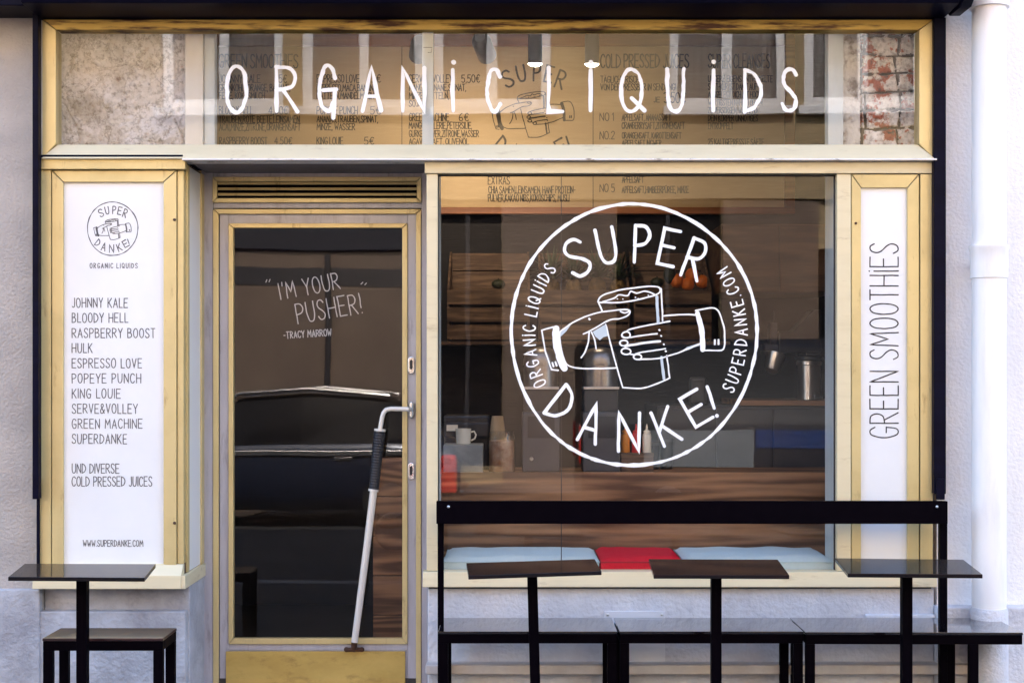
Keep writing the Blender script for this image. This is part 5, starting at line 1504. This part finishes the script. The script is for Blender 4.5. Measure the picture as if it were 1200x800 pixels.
# ------------------------------------------------------------------ the house across the street, seen in the glass
OY = -13.2
opp = empty('house', (0, OY, 0), 'ochre house across the street with white framed windows', 'house')
RS = FOC / (13.0 + .2 + 6.5)               # scale of its mirror image
def ox(p): return (p - 600) / RS
def oz(p): return CAM_Z - (p - 440) / RS
wins = []
for a, b in ((190, 332), (354, 497), (507, 647), (784, 922), (943, 1085)):
    wins.append((ox(a), ox(b), oz(126), oz(126) + 2.1))
for a, b in ((1180, 1320), (-160, -20)):
    wins.append((ox(a), ox(b), oz(126), oz(126) + 2.1))
shops = [(ox(505), ox(588), 0.25, 4.0), (ox(722), ox(846), 0.25, 4.0), (ox(960), ox(1100), .25, 3.35)]
openings = wins + shops
def facade(mb, xr, zr, ops, y, depth):
    xs = sorted({xr[0], xr[1], *[o[0] for o in ops], *[o[1] for o in ops]})
    zs_ = sorted({zr[0], zr[1], *[o[2] for o in ops], *[o[3] for o in ops]})
    xs = [x for x in xs if xr[0] <= x <= xr[1]]; zs_ = [z for z in zs_ if zr[0] <= z <= zr[1]]
    for i in range(len(xs) - 1):
        for j in range(len(zs_) - 1):
            cxm, czm = (xs[i] + xs[i + 1]) / 2, (zs_[j] + zs_[j + 1]) / 2
            if any(o[0] < cxm < o[1] and o[2] < czm < o[3] for o in ops): continue
            mb.add([(xs[i + 1], y, zs_[j]), (xs[i], y, zs_[j]), (xs[i], y, zs_[j + 1]), (xs[i + 1], y, zs_[j + 1])], [(0, 1, 2, 3)])
    for a, b, c, d in ops:
        mb.add([(a, y, c), (b, y, c), (b, y, d), (a, y, d), (a, y - depth, c), (b, y - depth, c), (b, y - depth, d), (a, y - depth, d)], [(0, 4, 5, 1), (1, 5, 6, 2), (2, 6, 7, 3), (3, 7, 4, 0)])
mb = MB()
facade(mb, (-14, 14), (0, 9.5), openings, OY, .22)
mb.box(-14, 14, OY - 6, OY - .9, 0, 9.5)
cpart('wall', M['ochre'], mb, 0, opp)
mb = MB(); mb.prism_x([(OY + .45, 9.5), (OY + .45, 9.7), (OY - 3.4, 12.4), (OY - 7.2, 9.7), (OY - 7.2, 9.5)], -14.3, 14.3); cpart('roof', M['roof'], mb, 0, opp)
for a, b, c, d in wins:
    yb = OY - .16
    mb = MB()
    fw = .14
    mb.box(a, a + fw, yb, yb + .09, c, d); mb.box(b - fw, b, yb, yb + .09, c, d); mb.box(a + fw, b - fw, yb, yb + .09, d - fw, d); mb.box(a + fw, b - fw, yb, yb + .09, c, c + fw)
    mb.box((a + b) / 2 - .07, (a + b) / 2 + .07, yb, yb + .095, c + fw, d - fw)
    wn = cpart('window', M['sash'], mb, 0.004, opp)
    mb = MB(); mb.box(a + .06, b - .06, yb + .03, yb + .036, c + .06, d - .06)
    o = mb.build('pane', [M['jar_glass']], None); o.parent = wn
    mb = MB(); v, f = [], []
    n = 60
    for i in range(n + 1):
        x = a + (b - a) * i / n
        yy = yb - .08 + .03 * math.sin(i * 1.7) + .012 * math.sin(i * .6)
        v += [(x, yy, c), (x, yy, d)]
    for i in range(n): f.append((2 * i, 2 * i + 1, 2 * i + 3, 2 * i + 2))
    mb.add(v, f); o = mb.build('curtain', M['curtain'], None); o.parent = wn
    mb = MB(); mb.box(a - .10, b + .10, OY + .001, OY + .12, c - .12, c - .002); o = mb.build('sill', M['sash'], None, .01); o.parent = wn
for a, b, c, d in shops:
    mb = MB(); mb.box(a, b, OY - .2, OY - .17, c, d); sh_ = cpart('shop_front', M['darkglass'], mb, 0, opp)
    mb = MB(); mb.box((a + b) / 2 - .03, (a + b) / 2 + .03, OY - .169, OY - .12, c, d); o = mb.build('mullion', M['fascia'], None); o.parent = sh_
mb = MB(); mb.box(ox(150), ox(498), OY + .051, OY + .12, 3.40, 3.85); cpart('fascia_board', M['fascia'], mb, .01, opp)
mb = MB(); mb.box(-14, ox(504), OY + .001, OY + .05, 0, 4.04); mb.box(ox(589), ox(721), OY + .001, OY + .05, 0, 4.04); mb.box(ox(847), ox(959), OY + .001, OY + .05, 0, 4.04); cpart('base_course', M['stonegrey'], mb, .01, opp)
mb = MB(); mb.box(ox(100), ox(498), OY + .051, OY + .062, 2.88, 3.14); cpart('painted_band', M['fascia'], mb, 0, opp)
mb = MB(); mb.tube([(ox(376), OY + .09, 0.0), (ox(376), OY + .09, 3.35)], .045, 14); cpart('drainpipe', M['fascia'], mb, 0, opp)
mb = MB(); mb.box(-14, 14, OY + .001, OY + .08, 4.05, 4.2); cpart('string_course', M['ochre'], mb, .01, opp)

# ------------------------------------------------------------------ parked cars behind the camera, seen in the glass
def car(label, X, Y, paint, flip, stripe, rails=True):
    t = empty('parked_car', (X, Y, -.12), label, 'car', 'cars parked along the street')
    if flip: t.rotation_euler = (0, 0, math.pi)
    # x, half width, z bottom, belt, top, top half width
    S_ = [(-2.12, .70, .42, .72, .80, .62), (-2.05, .80, .28, .86, .98, .66), (-1.75, .86, .22, .92, 1.20, .60), (-1.25, .88, .20, .93, 1.47, .60), (-.35, .89, .20, .92, 1.53, .62),
          (.35, .89, .20, .91, 1.49, .61), (.95, .88, .20, .90, 1.06, .62), (1.55, .86, .22, .82, .93, .66), (2.0, .80, .26, .72, .80, .62), (2.14, .66, .40, .62, .68, .55)]
    ring = []
    for x, hw, zb_, zl, zt, tw_ in S_:
        half = [(hw * .82, zb_), (hw * .97, zb_ + .12), (hw, (zb_ + zl) / 2), (hw * .97, zl - .06), (hw * .93, zl), (tw_, max(zl + .01, zt - .05)), (tw_ * .7, zt)]
        ring.append([(x, y, z_) for y, z_ in half] + [(x, -y, z_) for y, z_ in reversed(half)])
    n = 14
    v = [p for r_ in ring for p in r_]
    fb, fg = [], []
    for i in range(len(S_) - 1):
        for k_ in range(n):
            k2 = (k_ + 1) % n
            q = (i * n + k_, i * n + k2, (i + 1) * n + k2, (i + 1) * n + k_)
            glassy = (k_ in (4, 8) and 2 <= i <= 5) or (k_ in (5, 6, 7) and i in (2, 5))
            (fg if glassy else fb).append(q)
    fb.append(tuple(range(n))); fb.append(tuple(reversed([(len(S_) - 1) * n + q for q in range(n)])))
    mb = MB(); mb.add(v, fb, 0, True); body = mb.build('body', M[paint], t)
    mb = MB(); mb.add(v, fg, 0, False); mb.build('window', M['darkglass'], t)
    for wx in (-1.32, 1.32):
        for wy in (-.80, .80):
            mxw = Matrix.Translation((wx, wy, .31)) @ Matrix.Rotation(R(90), 4, 'X')
            wh = MB().lathe([(.20, -.10), (.29, -.105), (.31, -.08), (.31, .08), (.29, .105), (.20, .10)], n=28, mx=mxw).build('wheel', M['tyre'], t)
            MB().lathe([(.05, -.108), (.19, -.103), (.195, .103), (.05, .108)], n=20, mx=mxw).build('rim', M['steel'], wh)
    for sy in (-1, 1):
        MB().box(-2.09, -1.91, sy * .62, sy * .862, .42, .84).build('tail_light', M['tail_red'], t, bev=.05, seg=4)
        MB().box(1.82, 2.08, sy * .58, sy * .80, .56, .70).build('headlight', M['head_lens'], t, bev=.03)
        MB().box(-.9, -.72, sy * .875, sy * .895, .76, .79).build('door_handle', M['chrome'], t, bev=.004)
        MB().box(.55, .72, sy * .90, sy * 1.05, .92, 1.04).build('wing_mirror', M[paint], t, bev=.02)
        if rails: MB().tube([(-1.3, sy * .66, 1.45), (-.4, sy * .70, 1.53), (.35, sy * .69, 1.49), (.8, sy * .70, 1.25)], .022, 8).build('roof_rail', M['chrome'], t)  # chrome rail added to give the roof edge its bright streak
        if rails: MB().box(-1.7, 1.6, sy * .878, sy * .90, .80, .86).build('side_moulding', M['chrome'], t, bev=.01)  # chrome strip added for the bright band along the car's side
        if stripe: MB().box(.45, 1.5, sy * .904, sy * .912, .72, 1.06 - .16).build('door_panel', M['car_white'], t)
        if stripe: MB().box(-1.6, 1.5, sy * .893, sy * .903, .58, .79).build('stripe', M['car_blue'], t)
    MB().box(-2.17, -2.06, -.55, .55, .34, .46).build('bumper', M[paint], t, bev=.02)
    return t
car('dark blue hatchback parked across the road from the shop door', -2.65, -8.7, 'car_navy', True, False)
def van(label, X, Y):
    t = empty('parked_van', (X, Y, -.12), label, 'van')
    S_ = [(-2.4, .86, .34, 1.15, 1.98, .78), (-2.36, .92, .28, 1.18, 2.05, .80), (.9, .93, .25, 1.18, 2.08, .80), (1.35, .93, .25, 1.17, 2.0, .76), (1.95, .92, .25, 1.12, 1.28, .74), (2.45, .86, .28, .9, 1.02, .70), (2.55, .78, .36, .8, .9, .66)]
    n = 14
    v = []
    for x, hw, zb_, zl, zt, tw_ in S_:
        half = [(hw * .86, zb_), (hw * .98, zb_ + .12), (hw, (zb_ + zl) / 2), (hw * .995, zl - .04), (hw * .98, zl), (tw_, max(zl + .01, zt - .10)), (tw_ * .85, zt)]
        v += [(x, y, z_) for y, z_ in half] + [(x, -y, z_) for y, z_ in reversed(half)]
    fb, fg = [], []
    for i in range(len(S_) - 1):
        for k_ in range(n):
            k2 = (k_ + 1) % n
            q = (i * n + k_, i * n + k2, (i + 1) * n + k2, (i + 1) * n + k_)
            (fg if (k_ in (4, 8) and i in (2, 3)) or (k_ in (5, 6, 7) and i == 3) else fb).append(q)
    fb.append(tuple(range(n))); fb.append(tuple(reversed([(len(S_) - 1) * n + q for q in range(n)])))
    MB().add(v, fb, 0, True).build('body', M['van_paint'], t)
    MB().add(v, fg).build('window', M['darkglass'], t)
    for wx in (-1.5, 1.55):
        for wy in (-.84, .84):
            mxw = Matrix.Translation((wx, wy, .33)) @ Matrix.Rotation(R(90), 4, 'X')
            wh = MB().lathe([(.20, -.10), (.31, -.105), (.33, -.08), (.33, .08), (.31, .105), (.20, .10)], n=28, mx=mxw).build('wheel', M['tyre'], t)
            MB().lathe([(.05, -.108), (.19, -.103), (.195, .103), (.05, .108)], n=20, mx=mxw).build('rim', M['steel'], wh)
    for sy in (-1, 1):
        MB().box(-2.43, -2.395, sy * .66, sy * .80, .75, 1.15).build('tail_light', M['tail_red'], t, bev=.01)
        MB().box(2.30, 2.56, sy * .56, sy * .78, .62, .78).build('headlight', M['head_lens'], t, bev=.03)
        MB().box(-1.75, -.62, sy * .925, sy * .938, .72, 1.10).build('door_panel', M['car_white'], t)
        MB().box(-.60, 1.9, sy * .925, sy * .938, .92, 1.10).build('stripe', M['car_blue'], t)
        MB().box(1.2, 1.4, sy * .95, sy * 1.10, 1.2, 1.42).build('wing_mirror', M['dark_plastic'], t, bev=.02)
van('dark van with a blue side stripe and white panel parked across the road', 3.12, -8.75)
